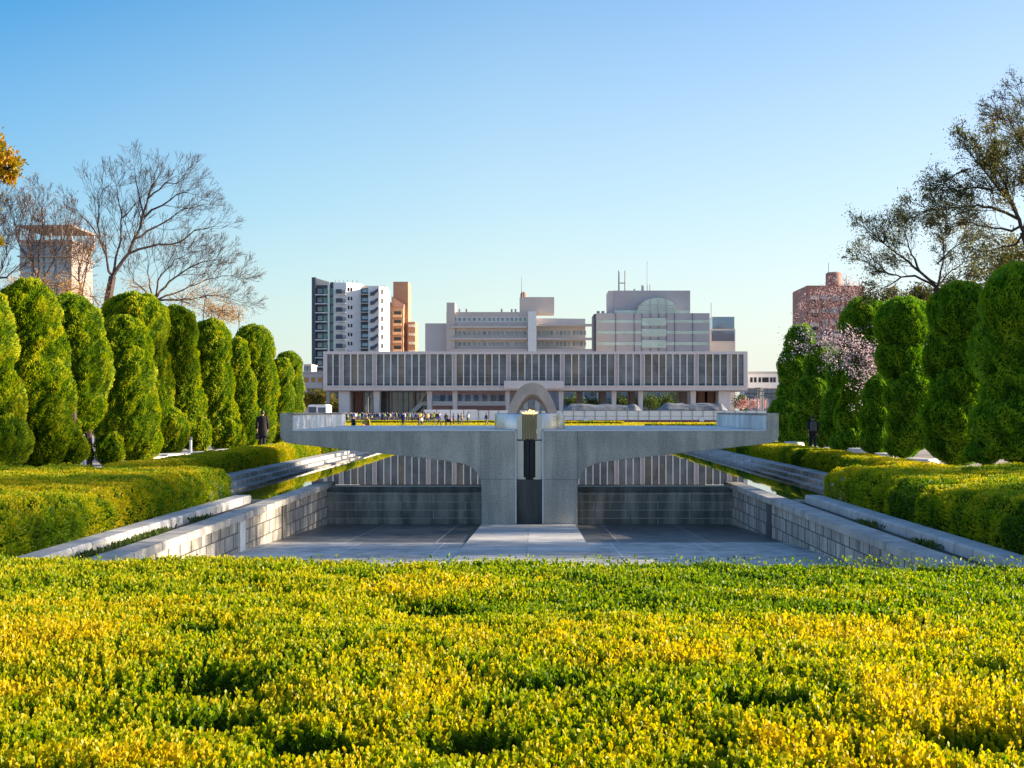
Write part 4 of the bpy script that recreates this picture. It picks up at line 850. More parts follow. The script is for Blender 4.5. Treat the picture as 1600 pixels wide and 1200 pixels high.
rep('window', M['wglass'], a, (7.5 / q, .12, 7 / q), [(X(498.5), d + 1.9, H(y + 6)) for y in fl_])
rep('balcony_slab', M['white'], a, (19 / q, 1.6, 1.4 / q), [(X(501.5), d + 1.2, H(y + 12.3)) for y in fl_])
rep('balcony', M['dark'], a, (9 / q, 1.6, 7 / q), [(X(530.5), d - .9, H(y + 8)) for y in fl_])
rep('balcony_slab', M['white'], a, (13 / q, 1.8, 1.2 / q), [(X(534.5), d - .92, H(y + 12.2)) for y in fl_])
rep('balcony_rail', M['metal'], a, (4.5 / q, 1.3, 5 / q), [(X(538), d - .7, H(y + 8)) for y in fl_])
rep('small_window', M['black'], a, (2.4 / q, .5, 5.4 / q), [(X(x), d + 3 * (x - 541) / 21 + .05, H(y + 4)) for y in fl_[:10] for x in (544.5, 548.5)])
rep('recess_balcony', M['cream'], a, (12.8 / q, 1.2, 1.2 / q), [(X(568.5), d + 2.3, H(y + 11)) for y in fl_])
rep('recess_window', M['bglass'], a, (9 / q, .1, 5 / q), [(X(568.5), d + 2.95, H(y + 5)) for y in fl_])
for y in fl_: 
    s = MB(); s.prism([(X(579), H(y + 14)), (X(579), H(y + 9)), (X(584), H(y + 8)), (X(591), H(y + 3)), (X(592), H(y + 7)), (X(585), H(y + 13))], d - 1.0, d + .45); s.build('curved_balcony', M['dark'] if True else None, a)
rep('cream_panel', M['cream'], a, (5 / q, 1.3, 7 / q), [(X(596), d + 2.0, H(y + 7)) for y in fl_])
MB().box(X(563), X(600), d + 6, d + 12, H(449) + .01, H(444)).build('roof_box', M['cream'], a)
rep('roof_post', M['metal'], a, (.12, .12, 1.6), [(X(x), d + 3, H(439.5)) for x in (522, 528, 535, 541, 549, 556)])
# brown tower
d = 470.0; q = F / d
a = thing('brown_apartment_tower', 'orange brown tiled apartment tower with a tall blank slab on its right', 'building', (X(620), d, 0))
MB().box(X(612), X(635.5), d + 5, d + 16, 0, H(438)).build('stair_slab', M['brick'], a)
MB().box(X(599), X(630), d, d + 14, 0, H(478)).build('wall', M['brick'], a)
MB().box(X(599), X(609), d + .5, d + 10, H(478) + .01, H(471)).build('roof_house', M['teal'], a)
MB().prism([(X(612), H(463)), (X(612), H(480)), (X(631), H(480)), (X(631), H(475)), (X(620), H(468))], d - .5, d + 4).build('stepped_roof', M['brick2'], a)
MB().box(X(635.6), X(647.5), d + 3, d + 14, 0, H(502)).build('lower_wing', M['brick'], a)
fl_ = [486 + 13.5 * i for i in range(8)]
rep('window', M['black'], a, (8 / q, .1, 5 / q), [(X(606), d - .03, H(y + 3)) for y in fl_])
rep('balcony', M['brick'], a, (13 / q, 1.6, 4 / q), [(X(621), d - .8, H(y + 8)) for y in fl_])
rep('balcony_opening', M['black'], a, (11 / q, .1, 5.5 / q), [(X(621), d - .03, H(y + 3)) for y in fl_])
rep('wing_balcony', M['cream'], a, (9 / q, 1, 4 / q), [(X(642), d + 2.4, H(y + 9)) for y in fl_[1:]])
# beige hotel
d = 400.0; q = F / d
a = thing('beige_office_block', 'long beige office block with rows of windows and a white vertical slab', 'building', (X(810), d, 0))
MB().box(X(697.5), X(838), d, d + 20, 0, H(487.5)).build('main_wall', M['hotel'], a)
MB().box(X(838.1), X(915), d + 1, d + 20, 0, H(505)).build('low_wall', M['hotel'], a)
MB().prism([(X(838.2), H(505) + .01), (X(838.2), H(496)), (X(915), H(497)), (X(915), H(505) + .01)], d + 3, d + 18).build('roof_storey', M['hotel_p'], a)
MB().box(X(698), X(711), d - .6, d + 8, 0, H(473)).build('stair_tower', M['hotel'], a)
MB().box(X(811.5), X(866.5), d + 6, d + 16, H(487.5) + .01, H(461.5)).build('penthouse', M['hotel'], a, bevel=.1)
MB().box(X(663.5), X(697), d + 2, d + 14, 0, H(504.5)).build('plain_annex', M['hotel_p'], a)
MB().box(X(825), X(838), d - 1.9, d - .02, 0, H(487.3)).build('white_slab', M['white'], a)
for y in (509.5, 528, 545.5): MB().box(X(704), X(824), d - 1.4, d - .01, H(y + 3.5), H(y)).build('ledge', M['hotel'], a)
for y in (506.5, 528, 545.5): MB().box(X(839), X(924.5), d - 1.4, d + .98, H(y + 3.5), H(y)).build('ledge', M['hotel'], a)
wl = [(x, y) for y in (499, 520.5, 537.5) for x in list(R_(711, 733, 4)) + list(R_(741, 757, 3)) + list(R_(765, 785, 4)) + list(R_(793, 820, 5))]
rep('window', M['wglass'], a, (4.6 / q, .1, 5.5 / q), [(X(x), d - .03, H(y)) for x, y in wl if not (y > 530 and x % 5 > 4)][:60])
rep('window', M['wglass'], a, (3.6 / q, .1, 6.4 / q), [(X(x), d + .96, H(y)) for y in (520, 537) for x in R_(843, 862, 4) + R_(871, 889, 4) + R_(897, 914, 4)])
rep('window_frame', M['white'], a, (6.4 / q, .05, 7.5 / q), [(X(x), d - .003, H(y)) for x, y in wl[:16]])
rep('roof_vent', M['metal'], a, (.5, .5, 1.6), [(X(x), d + 6, H(485)) for x in (716, 727, 783, 799, 805)])
for x, y0, d_ in ((816, 452, 8), (726, 478, 5), (783, 480, 5), (814.5, 427, 9)): MB().tube([(X(x), d + d_, H(490 if x != 816 and x < 810 else 462)), (X(x), d + d_, H(y0))], [.16, .06], 6).build('antenna', M['metal'], a)
MB().lathe([(.9, H(461.6)), (.9, H(455)), (.3, H(452))], 10, (X(817.5), d + 9)).build('roof_tank', M['brick2'], a)
# lilac building with the arched window
d = 420.0; q = F / d
a = thing('lilac_office_building', 'stepped lilac office building with a half round glass bay and roof masts', 'building', (X(1020), d, 0))
MB().box(X(959.5), X(1079), d + 1, d + 22, 0, H(453.5)).build('upper_block', M['lilac'], a)
MB().prism([(d + 1.2, H(453.8)), (d + 14, H(453.8)), (d + 14, 0), (d + 1.2, 0)], X(951), X(959.4), 'x').build('corner_block', M['hotel_p'], a)
MB().box(X(931), X(1107.5), d - 2, d + .9, 0, H(490)).build('front_block', M['lilac'], a)
MB().box(X(927.5), X(930.9), d - 1, d + 14, 0, H(491)).build('side_wing', M['dark'], a)
arc = [(X(1027) + 32 / q * math.cos(t_), H(490) + 24 / q * math.sin(t_) ** .9) for t_ in [PI * i / 24 for i in range(25)]]
MB().prism(arc, d - 1.6, d + .95).build('arched_bay', M['pglass'], a)
for y in (500.5, 517.5, 535): 
    MB().box(X(932), X(1107), d - 2.1, d - 1.98, H(y + 5), H(y)).build('window_strip', M['pglass'], a)
    MB().box(X(1002), X(1040), d - 2.25, d - 2.11, H(y + 9), H(y - 3)).build('bay_window', M['pglass'], a)
MB().box(X(960), X(1078), d + .85, d + .98, H(489.8), H(484.5)).build('window_strip', M['pglass'], a)
rep('cladding_joint', M['dark'], a, (.14, .1, H(490)), [(X(x), d - 2.15, H(490) / 2) for x in (961, 990, 1002, 1015, 1028, 1040, 1053, 1081)])
rep('bay_bar', M['lilac'], a, (60 / q, .12, .18), [(X(1027), d - 1.7, H(y)) for y in (486, 482)] + [(X(1027), d - 1.7, H(478))])
rep('bay_bar', M['lilac'], a, (.16, .1, 22 / q), [(X(x), d - 1.72, H(479.5)) for x in (1015, 1027, 1040)])
for x, y0, r in ((968.5, 420, .3), (978.5, 420, .3), (1013.3, 405, .12), (1006, 443, .5), (1018, 442, .25), (993, 449, .3)): MB().tube([(X(x), d + 5, H(454)), (X(x), d + 5, H(y0))], [r, r * .8], 6).build('roof_mast', M['metal'], a)
MB().tube([(X(968.5), d + 5, H(440)), (X(978.5), d + 5, H(440))], .15, 5).build('mast_brace', M['metal'], a)
rep('roof_vent', M['metal'], a, (.9, .9, 1.1), [(X(x), d + 4, H(487.5)) for x in (935.5, 943)])
# small blue glass block
d = 440.0; q = F / d
a = thing('blue_glass_block', 'small slate blue glass block at the right end of the skyline group', 'building', (X(1129), d, 0))
MB().box(X(1113), X(1147.5), d, d + 14, H(514) + .01, H(495)).build('upper_glass', M['bglass'], a)
MB().box(X(1111), X(1148.5), d - .5, d + 14, 0, H(514)).build('wall', M['hotel'], a)
MB().box(X(1111.5), X(1147), d - .7, d - .52, H(533), H(517)).build('lower_glass', M['bglass'], a)
MB().tube([(X(1113), d + 3, H(496)), (X(1113), d + 3, H(472))], .1, 5).build('antenna', M['metal'], a)
# brown tower on the right
d = 330.0; q = F / d
a = thing('brown_hotel_tower', 'brown tiled tower with a round stair turret behind the right topiary row', 'building', (X(1305), d, 0))
MB().box(X(1260), X(1350), d, d + 18, 0, H(446)).build('wall', M['brick2'], a, bevel=.2)
MB().lathe([(12.5 / q, H(446) + .01), (12.5 / q, H(424)), (10 / q, H(422))], 24, (X(1311), d + 6)).build('round_turret', M['brick2'], a, smooth=True)
MB().lathe([(0.01, H(421.9)), (10 / q, H(422))], 24, (X(1311), d + 6)).build('turret_roof', M['dark'], a)
rep('turret_window', M['wglass'], a, (.9, .12, 1.2), [(X(1311), d + 6 - 12.5 / q - .01, H(434))])
for y in R_(462, 630, 9): MB().box(X(1266), X(1279), d - .05, d + .1, H(y + 6), H(y)).build('cream_panel', M['cream'], a)
rep('window', M['wglass'], a, (1.7, .1, 1.4), [(X(x), d - .03, H(y)) for y in R_(465, 600, 8) for x in (1290, 1304, 1318, 1334)])
rep('dark_window', M['black'], a, (1.9, .1, .8), [(X(1272), d - .08, H(y + 9.5)) for y in R_(462, 609, 8)])
MB().tube([(X(1303), d + 6, H(424)), (X(1303), d + 6, H(406))], .07, 5).build('antenna', M['metal'], a)
M['towerb'] = plain('brown_grey_concrete', (.32, .265, .24), .85, var=.08, scale=.3)
# open concrete tower on the left
d = 300.0; q = F / d
a = thing('open_concrete_tower', 'pale tower with an open concrete frame on top behind the bare trees on the left', 'building', (X(70), d, 0))
MB().box(X(32), X(112), d, d + 14, 0, H(379)).build('wall', M['towerb'], a)
for z_, th in ((352, 3), (375.5, 3), (400, 2)): MB().box(X(29), X(115), d - 1, d + 15, H(z_ + th), H(z_)).build('frame_beam', M['towerb'], a)
for x in (31, 52, 80, 98, 113): MB().box(X(x - 1.3), X(x + 1.3), d - .9, d - .4, H(375.4), H(355)).build('frame_post', M['towerb'], a)
for x in (31, 70, 113): MB().box(X(x - 1.3), X(x + 1.3), d + 14.2, d + 14.7, H(375.4), H(355)).build('rear_post', M['towerb'], a)
rep('window', M['wglass'], a, (3, .1, 1.8), [(X(x), d - .03, H(y)) for y in R_(388, 480, 7) for x in (42, 60, 78, 96)])
# small distant buildings
def small(label, d, px0, px1, py, mat, seed=0, wins=3):
    global q
    n = max(2, int((px1 - px0) / 6)); lowblock('distant_building', label, d, px0, px1, py, 10, mat, [(R_(px0 + 3, px1 - 3, n), [py + 5 + 6 * i for i in range(wins)], (1.2, .1, 1.3))])
small('small beige stair tower peeping over the left museum wing', 380, 475, 486, 571, 'cream', wins=1)
small('low pale building with narrow windows right of the museum', 340, 1165, 1212, 607, 'hotel_p', wins=3)
small('cream distant building behind the low pale one', 390, 1190, 1250, 598, 'cream', wins=4)
small('distant grey building behind the left topiary row', 380, 120, 330, 560, 'hotel_p', wins=5)
# cenotaph
d = 134.0; q = F / d
op = [(-40, 652), (-39, 645), (-35, 632), (-30, 621.5), (-25, 612), (-18, 604), (-8, 598.6), (0, 597.6), (8, 598.6), (18, 604), (25, 612), (30, 621.5), (35, 632), (39, 645), (40, 652)]
ip = [(-27, 652), (-25.5, 645), (-21, 634), (-15, 624), (-8, 617.5), (0, 615.5), (8, 617.5), (15, 624), (21, 634), (25.5, 645), (27, 652)]
X0 = wx(831.8, d)
def arch(y, k, sc):
    # add the two legs down to the ground
    o = [(-42, 690)] + op + [(42, 690)]; i = [(-30, 690)] + ip + [(30, 690)]
    n = 24
    def res(pl):
        L = [0]; 
        for a_, b_ in zip(pl, pl[1:]): L.append(L[-1] + math.dist(a_, b_))
        out = []
        for j in range(n + 1):
            t_ = L[-1] * j / n; m = max(m_ for m_ in range(len(L)) if L[m_] <= t_ + 1e-9); m = min(m, len(pl) - 2); u = (t_ - L[m]) / (L[m + 1] - L[m]); out.append((pl[m][0] + (pl[m + 1][0] - pl[m][0]) * u, pl[m][1] + (pl[m + 1][1] - pl[m][1]) * u))
        return out
    O, I = res(o), res(i); f = lambda p, kk: (X0 + p[0] / q * k, y, max(-.1, (2 - (p[1] - 641) / q) * sc))
    return [f(p, 1) for p in O] + [f(p, 1) for p in reversed(I)]
cn = thing('cenotaph_arch', 'saddle shaped stone arch standing at the far end of the pond', 'monument', (X0, d, 0))
s = MB(); rings = [arch(y, k, sc) for y, k, sc in ((d, 1, 1), (d + .9, .95, .95), (d + 2.2, .9, .88), (d + 3.5, .9, .86), (d + 4.8, .93, .88), (d + 6, .98, .96), (d + 6.6, 1, 1))]; s.loft(rings)
s.build('arch', M['arch'], cn, smooth=False)
MB().box(X0 - 3.4, X0 + 3.4, d - 1, d + 8, -.05, .22).build('base_step', M['conc_pale'], cn, bevel=.03)
MB().box(X0 - .9, X0 + .9, d + 2.2, d + 4, .225, .8).build('stone_chest', M['granite'], cn, bevel=.04)

# ------------------------------------------------------------------ plaza: fence, lawns, mounds
d = 222.0; q = F / d
fn = thing('construction_fence', 'long white panel fence with maroon base band across the plaza, right of the arch', 'fence', (X(1000), d, 0))
n0, stp = 862.5, 16.85; pl = [n0 + stp * i for i in range(-1, 30)]
rep('panel', M['fence'], fn, (stp / q - .06, .05, 1.55), [(X(x + stp / 2), d, 1.17) for x in pl[:-1]])
rep('base_panel', M['maroon'], fn, (stp / q - .12, .12, .42), [(X(x + stp / 2), d - .03, .24) for x in pl[:-1]])
rep('post', M['metal'], fn, (.09, .12, 1.95), [(X(x), d - .06, .98) for x in pl])
rep('rail', M['metal'], fn, (stp / q * 30, .05, .05), [(X(n0 + stp * 14), d - .05, h) for h in (1.05, 1.93)])
rep('sign_board', M['white'], fn, (.7, .05, .65), [(X(x), d - .16, .55) for x in (916, 1096.5)])
f2 = thing('construction_fence', 'short tan and white panel fence across the plaza, left of the burner', 'fence', (X(765), d, 0))
rep('panel', M['fence'], f2, (1.5, .05, 1.55), [(X(739 + 16 * i), d + 2, 1.2) for i in range(7)])
rep('base_panel', M['maroon'], f2, (1.45, .1, .36), [(X(739 + 16 * i), d + 1.95, .2) for i in range(7)])
rep('post', M['metal'], f2, (.09, .12, 1.95), [(X(731 + 16 * i), d + 1.9, .98) for i in range(8)])
f3 = thing('white_barrier', 'low white barrier wall in front of the museum lobby', 'barrier', (X(700), 255, 0))
rep('panel', M['fence'], f3, (2.3, .08, 1.2), [(wx(672 + 21 * i, 255), 255, 1.5) for i in range(4)]); rep('foot', M['white'], f3, (2.2, .3, .85), [(wx(672 + 21 * i, 255), 255, .43) for i in range(4)])
for i, (a0, a1, top, lab) in enumerate(((866, 1020, 630, 'long low mound of rubble under grey sheeting behind the white fence'), (1020, 1152, 628.5, 'taller mound under shiny grey sheeting at the right end of the fence'))):
    dd = 240 + i * 6; s = MB(); nx_, ny_ = 60, 8; v = []; 
    for j in range(ny_):
        for k in range(nx_):
            u = k / (nx_ - 1); w_ = j / (ny_ - 1); e = math.sin(PI * w_) ** .5 * min(1, 6 * u, 6 * (1 - u)) ** .7
            v.append((wx(a0 + (a1 - a0) * u, dd), dd + 7 * w_, (wz(top, dd) * e) * (.9 + .16 * float(vn(np.array([[k * .22, j * .6, i]]), 3)[0]) - .04)))
    s.add(v, [(j * nx_ + k, j * nx_ + k + 1, (j + 1) * nx_ + k + 1, (j + 1) * nx_ + k) for j in range(ny_ - 1) for k in range(nx_ - 1)]); tag(s.build('covered_mound', M['net']), lab, 'mound')
structure(sheet('lawn', M['lawn'], [wx(500, 200), wx(1260, 200)], [172, 219], set(), 0.03)); rg = np.random.default_rng(3); N = 60000
P = np.stack([rg.uniform(wx(500, 200), wx(1260, 200), N), rg.uniform(172, 219, N), np.full(N, .03)], 1)
o = npmesh('grass', leafpoly(P, rg.normal(0, .5, P.shape) + np.array([0, 0, 1]), rg.uniform(.08, .2, N), .4, False, 9), 4, M['lawn'], None, rg.uniform(.4, 1, N)); tag(o, 'sunlit yellow green lawn between the pond and the plaza', 'grass', None, 'stuff')
for i, (a0, a1, dd, lab) in enumerate(((535, 668, 213, 'low sunlit hedge strip behind the left end of the platform'), (672, 790, 214, 'low sunlit hedge strip left of the arch behind the platform'), (1010, 1125, 165, 'low sunlit hedge strip behind the right half of the platform'), (880, 975, 200, 'short low hedge strip right of the arch behind the platform'))):
    hedge_block('low_hedge', lab, wx(a0, dd), wx(a1, dd), dd, dd + 2.4, .34, .1, 60, (.12, .2), 400 + i, .22, .05)

# ------------------------------------------------------------------ vehicles and lamps
def wheel(x, y, z, r, parent):
    o = MB().add([], []); s = MB(); v = []
    ring = lambda yy, rr: [(x + rr * math.cos(2 * PI * k / 18), yy, z + rr * math.sin(2 * PI * k / 18)) for k in range(18)]
    t_ = MB().loft([ring(y - .12, r * .9), ring(y - .09, r), ring(y + .09, r), ring(y + .12, r * .9)]).build('wheel', M['black'], parent)
    MB().loft([ring(y - .135, r * .5), ring(y - .121, r * .55)]).build('rim', M['metal'], t_)
dd = 250; x = wx(495.5, dd)
bus = thing('minibus', 'white minibus parked under the left museum wing', 'bus', (x, dd, 0)); hw = 1.65; hx = 1.65
bx0, bx1 = x - 1.66, x + 1.66
MB().prism([(bx0 - .05, .4), (bx1, .4), (bx1, 2.85), (bx1 - .15, 3.0), (bx0 + .25, 3.0), (bx0, 2.7)], dd, dd + 6.5).build('body', M['white'], bus, bevel=.08)
MB().box(bx0 + .1, x - .15, dd - .02, dd + .03, 1.3, 2.6).build('windscreen', M['dark'], bus)
MB().box(x + .15, bx1 - .15, dd - .02, dd + .03, 1.55, 2.5).build('side_window', M['teal'], bus)
for xx in (bx0 + .3, x - .4): MB().box(xx, xx + .3, dd - .04, dd + .02, .75, .95).build('headlight', M['pglass'], bus)
MB().box(bx0, x - .05, dd - .06, dd + .02, .4, .62).build('bumper', M['metal'], bus)
for xx in (bx0 + .45, bx1 - .5): wheel(xx, dd + .1, .42, .42, bus)
def car(label, x, y, body):
    c = thing('parked_car', label, 'car', (x, y, 0)); pr = [(-2.1, .35), (2.1, .35), (2.15, .8), (1.5, .95), (-1.7, .98), (-2.15, .85)]
    MB().prism([(x + a, z) for a, z in pr], y, y + 1.7).build('body', M[body], c, bevel=.06)
    MB().prism([(x - 1.5, .97), (x + 1.2, .96), (x + .6, 1.45), (x - .9, 1.47)], y + .1, y + 1.6).build('cabin', M['wglass'], c, bevel=.05)
    MB().prism([(x - .85, 1.475), (x + .55, 1.455), (x + .4, 1.5), (x - .7, 1.52)], y + .15, y + 1.55).build('roof', M[body], c)
    for a in (-1.35, 1.35): wheel(x + a, y + .05, .33, .33, c)
car('dark car parked right of the minibus', wx(517, 256), 256, 'dark'); car('grey car behind the dark one near the museum wall', wx(530, 262), 262, 'metal')
car('white car far right beyond the fence', wx(1178, 262), 262, 'white'); car('slate blue car far right beside the lamp post', wx(1200, 266), 266, 'bglass')
def lamp(label, px, d, top, arm=0.0, two=False):
    x = wx(px, d); l = thing('street_lamp', label, 'street lamp', (x, d, 0)); zt_ = wz(top, d)
    MB().tube([(x, d, 0), (x, d, zt_)], [.14, .09], 8).build('pole', M['teal'], l)
    MB().box(x - .5 - arm, x + .5 + (arm if two else 0), d - .15, d + .15, zt_, zt_ + .16).build('lamp_head', M['teal'], l, bevel=.03)
lamp('tall dark street lamp right of the museum', 1183.5, 250, 607); lamp('shorter street lamp beside the tall one at far right', 1191.5, 245, 612, .6); lamp('double headed sign lamp nearest the right topiary row', 1199, 240, 619, .8, True)
lamp('pale street lamp in front of the museum lobby', 575, 250, 620)
for i, (px, dd_) in enumerate(((1159, 290), (1176, 300), (1188, 310))): crown_tree('pink_tree', 'small far tree with a haze of pink blossom right of the museum', px, dd_, [(px, 632, 9, 6), (px + 5, 628, 6, 5)], 700, 500 + i, 'pinktwig', (.2, .4), 'bark', .1, 'pink trees right of the museum', .6)
# ------------------------------------------------------------------ people
def skin(name, V, E, Rr, mat, parent=None, sub=2, root=0, smooth=True):
    me = bpy.data.meshes.new(name + '_cage'); me.from_pydata(V, E, []); o = bpy.data.objects.new(name + '_cage', me); COL.objects.link(o)
    m = o.modifiers.new('skin', 'SKIN'); m.use_smooth_shade = True
    for i, r in enumerate(Rr): o.data.skin_vertices[0].data[i].radius = r if isinstance(r, tuple) else (r, r)
    o.data.skin_vertices[0].data[root].use_root = True
    s = o.modifiers.new('sub', 'SUBSURF'); s.levels = sub
    dg = bpy.context.evaluated_depsgraph_get(); dg.update(); res = bpy.data.meshes.new_from_object(o.evaluated_get(dg)); res.name = name
    bpy.data.objects.remove(o); bpy.data.meshes.remove(me); return res
def figure(h=1.72, pose='stand', st=.0, fingers=False, arm=0.0, bag=None, seed=0):
    """joints for one person facing +Y; st = stride length, arm = forearm bend"""
    k = h / 1.72; V = []; E = []; Rr = []
    def j(p, r, par=None):
        V.append((p[0] * k, p[1] * k, p[2] * k)); Rr.append(tuple(q_ * k for q_ in r) if isinstance(r, tuple) else r * k)
        if par is not None: E.append((par, len(V) - 1))
        return len(V) - 1
    dz = -.47 if pose == 'sit' else 0.0
    pel = j((0, 0, .95 + dz), (.125, .1)); sp = j((0, -.01, 1.12 + dz), (.115, .09), pel); chs = j((0, -.01, 1.32 + dz), (.14, .1), sp)
    nk = j((0, 0, 1.47 + dz), .05, chs); hd = j((0, .015, 1.55 + dz), (.062, .072), nk); h2 = j((0, .015, 1.62 + dz), (.075, .09), hd); h3 = j((0, .0, 1.69 + dz), (.05, .06), h2)
    hands = []
    for s in (-1, 1):
        sw = st * .35 * s
        sh = j((s * .165, -.01, 1.40 + dz), .055, chs); el = j((s * .215, -.02 + sw * .5 - .02, 1.13 + dz), .042, sh)
        wr_ = j((s * .22, .03 + sw + arm * .22, .89 + dz + arm * .18), .03, el); pm = j((s * .215, .045 + sw + arm * .27, .81 + dz + arm * .2), (.022, .038), wr_); hands.append((s, V[pm]))
        if fingers:
            for fi, (fy, fl_) in enumerate(((-.03, .06), (-.01, .075), (.01, .08), (.03, .07))):
                a_ = j((s * .212, .045 + sw + fy, .775), .009, pm); b_ = j((s * .205, .05 + sw + fy, .775 - fl_ * .5), .008, a_); j((s * .192, .055 + sw + fy, .775 - fl_), .007, b_)
            a_ = j((s * .2, .085 + sw, .82), .011, pm); j((s * .19, .095 + sw, .775), .009, a_)
        if pose == 'sit':
            hp = j((s * .09, 0, .46), .085, pel); kn = j((s * .13, .42, .50), .055, hp); an = j((s * .12, .5, .1), .04, kn); j((s * .13, .66, .04), (.04, .03), an)
        else:
            f = st * .5 * -s; hp = j((s * .085, 0, .88), .085, pel); kn = j((s * .09, f * .45 + .04 * (st > 0), .49), .056, hp)
            an = j((s * .09, f, .09 + (.08 if f < 0 and st > .2 else 0)), .038, kn); j((s * .095, f + .15, .04), (.036, .028), an)
    return V, E, Rr, dz * k, k
def paint(me, zs, dz, k, face=True):
    """faces get jacket / trousers / skin / hair / shoe by height: one continuous mesh"""
    for pl in me.polygons:
        c = pl.center; z = c.z / k - dz / k; m = 0
        if z > 1.46: m = 2
        if z > 1.6 or (z > 1.53 and c.y < .0): m = 3
        if z > 1.675: m = 3
        if z < .93 and abs(c.x) < .175 * k: m = 1
        if abs(c.x) > .17 * k and z < .88: m = 2
        if c.z < .09 * k: m = 4
        pl.material_index = m; pl.use_smooth = True
def objcol(name, dark=False):
    m, t, p = nt(name); oi = node(t, 'ShaderNodeObjectInfo'); 
    if dark:
        r_ = ramp(t, oi.outputs['Random'], [(0, (.02, .022, .03)), (.5, (.03, .035, .06)), (1, (.2, .17, .13))]); t.links.new(r_, p.inputs['Base Color'])
    else: t.links.new(oi.outputs['Color'], p.inputs['Base Color'])
    p.inputs['Roughness'].default_value = .85; return m
M['jacket'] = objcol('jacket_cloth'); M['trousers'] = objcol('trouser_cloth', True); PM = [M['jacket'], M['trousers'], M['skin'], M['hair'], M['leather']]
protos = {}
for nm, kw in (('stand', dict(h=1.7)), ('walk', dict(h=1.7, st=.55)), ('reach', dict(h=1.66, arm=1.0)), ('sit', dict(h=1.7, pose='sit', arm=.9)), ('child', dict(h=1.25, st=.2))):
    V, E, Rr, dz, k = figure(**kw); Rr = [tuple(x_ * 1.3 for x_ in r_) if isinstance(r_, tuple) else r_ * 1.35 for r_ in Rr]; me = skin('person_' + nm, V, E, Rr, None, sub=1)
    for q_ in PM: me.materials.append(q_)
    paint(me, None, dz, k); protos[nm] = me
CN = {'navy': (.015, .025, .1), 'black': (.012, .012, .014), 'blue': (.03, .1, .35), 'lime': (.45, .6, .05), 'grey': (.2, .2, .22), 'beige': (.5, .4, .28), 'red': (.5, .03, .04), 'white': (.75, .73, .7), 'pink': (.7, .3, .3), 'brown': (.16, .08, .05), 'mustard': (.4, .26, .04), 'orange': (.6, .2, .05)}
def person(px, d, pose, colour, rz, label, group=None, z=0, sc=1.0):
    o = bpy.data.objects.new('person', protos[pose]); COL.objects.link(o); o.location = (wx(px, d), d, z); o.rotation_euler = (0, 0, rz); o.scale = (sc, sc, sc); o.color = (*CN[colour], 1)
    return tag(o, label, 'person', group)
# group under the museum
rs = random.Random(11); seq = ['navy', 'navy', 'lime', 'navy', 'black', 'navy', 'blue', 'white', 'grey', 'navy', 'lime', 'navy', 'blue', 'black', 'beige', 'navy']
GP = {'navy': 'people in navy jackets in the crowd before the museum lobby'}
for i in range(64):
    px = 538 + 152 * (i + rs.uniform(0, .9)) / 64; dd = rs.uniform(234, 256); c = seq[i % len(seq)] if px < 640 or i % 3 else rs.choice(['lime', 'beige', 'white', 'grey', 'pink'])
    pz = rs.choice(['stand', 'stand', 'walk', 'reach']) if i % 9 else 'child'
    person(px, dd, pz, c, rs.uniform(0, 2 * PI), 'person in a %s top standing in the crowd before the museum lobby' % c, 'people in %s in the crowd before the museum lobby' % c, sc=rs.uniform(.94, 1.04))
for px, d, pz, c, rz, lab in (
    (552, 92, 'stand', 'black', 2.2, 'person in black standing just beyond the left end of the platform'), (568, 90, 'child', 'red', 1.0, 'child in a red top just beyond the left end of the platform'),
    (573, 94, 'stand', 'mustard', 2.6, 'person in a mustard jacket just beyond the left end of the platform'), (630, 178, 'stand', 'navy', 3.1, 'lone person in dark navy standing on the lawn left of the arch'),
    (655, 176, 'reach', 'brown', 1.2, 'person in a brown coat crouching toward a child on the lawn'), (659, 174, 'child', 'white', .5, 'small child in white in front of the person in brown'),
    (680, 182, 'stand', 'black', 1.6, 'person in black, left one of the pair facing each other'), (686, 181, 'walk', 'blue', -1.4, 'person in a blue jacket, right one of the pair facing each other'),
    (697, 184, 'stand', 'black', .4, 'person in black beside a pushchair on the lawn'), (704, 180, 'child', 'pink', -.9, 'child in pink near the pushchair'), (709, 183, 'reach', 'grey', 1.9, 'person in grey bending over behind the child in pink'),
    (716, 186, 'stand', 'navy', 2.0, 'person in navy standing next to a person in beige left of the burner'), (721, 187, 'walk', 'beige', -1.2, 'person in a beige coat walking left of the burner'),
    (760, 176, 'walk', 'navy', -1.3, 'person in a navy coat walking toward the burner'), (668, 200, 'walk', 'orange', .7, 'person in an orange top crossing the plaza behind the lawn'), (731, 205, 'stand', 'white', 0, 'person in white standing on the plaza by the short fence')):
    person(px, d, pz, c, rz, lab)
# pushchair
x, y = wx(701, 180), 180; pc = thing('pushchair', 'small dark pushchair on the lawn beside the person in black', 'pushchair', (x, y, 0))
MB().prism([(x - .25, .45), (x + .3, .45), (x + .35, .6), (x - .1, .95), (x - .3, .9)], y, y + .4).build('seat', M['navy'], pc, bevel=.03)
MB().tube([(x + .3, y + .05, .15), (x - .1, y + .05, .7), (x - .45, y + .05, 1.05)], .02, 6).tube([(x + .3, y + .38, .15), (x - .1, y + .38, .7), (x - .45, y + .38, 1.05)], .02, 6).build('frame', M['metal'], pc)
for a in (-.3, .3): wheel(x + a, y + .05, .12, .12, pc)
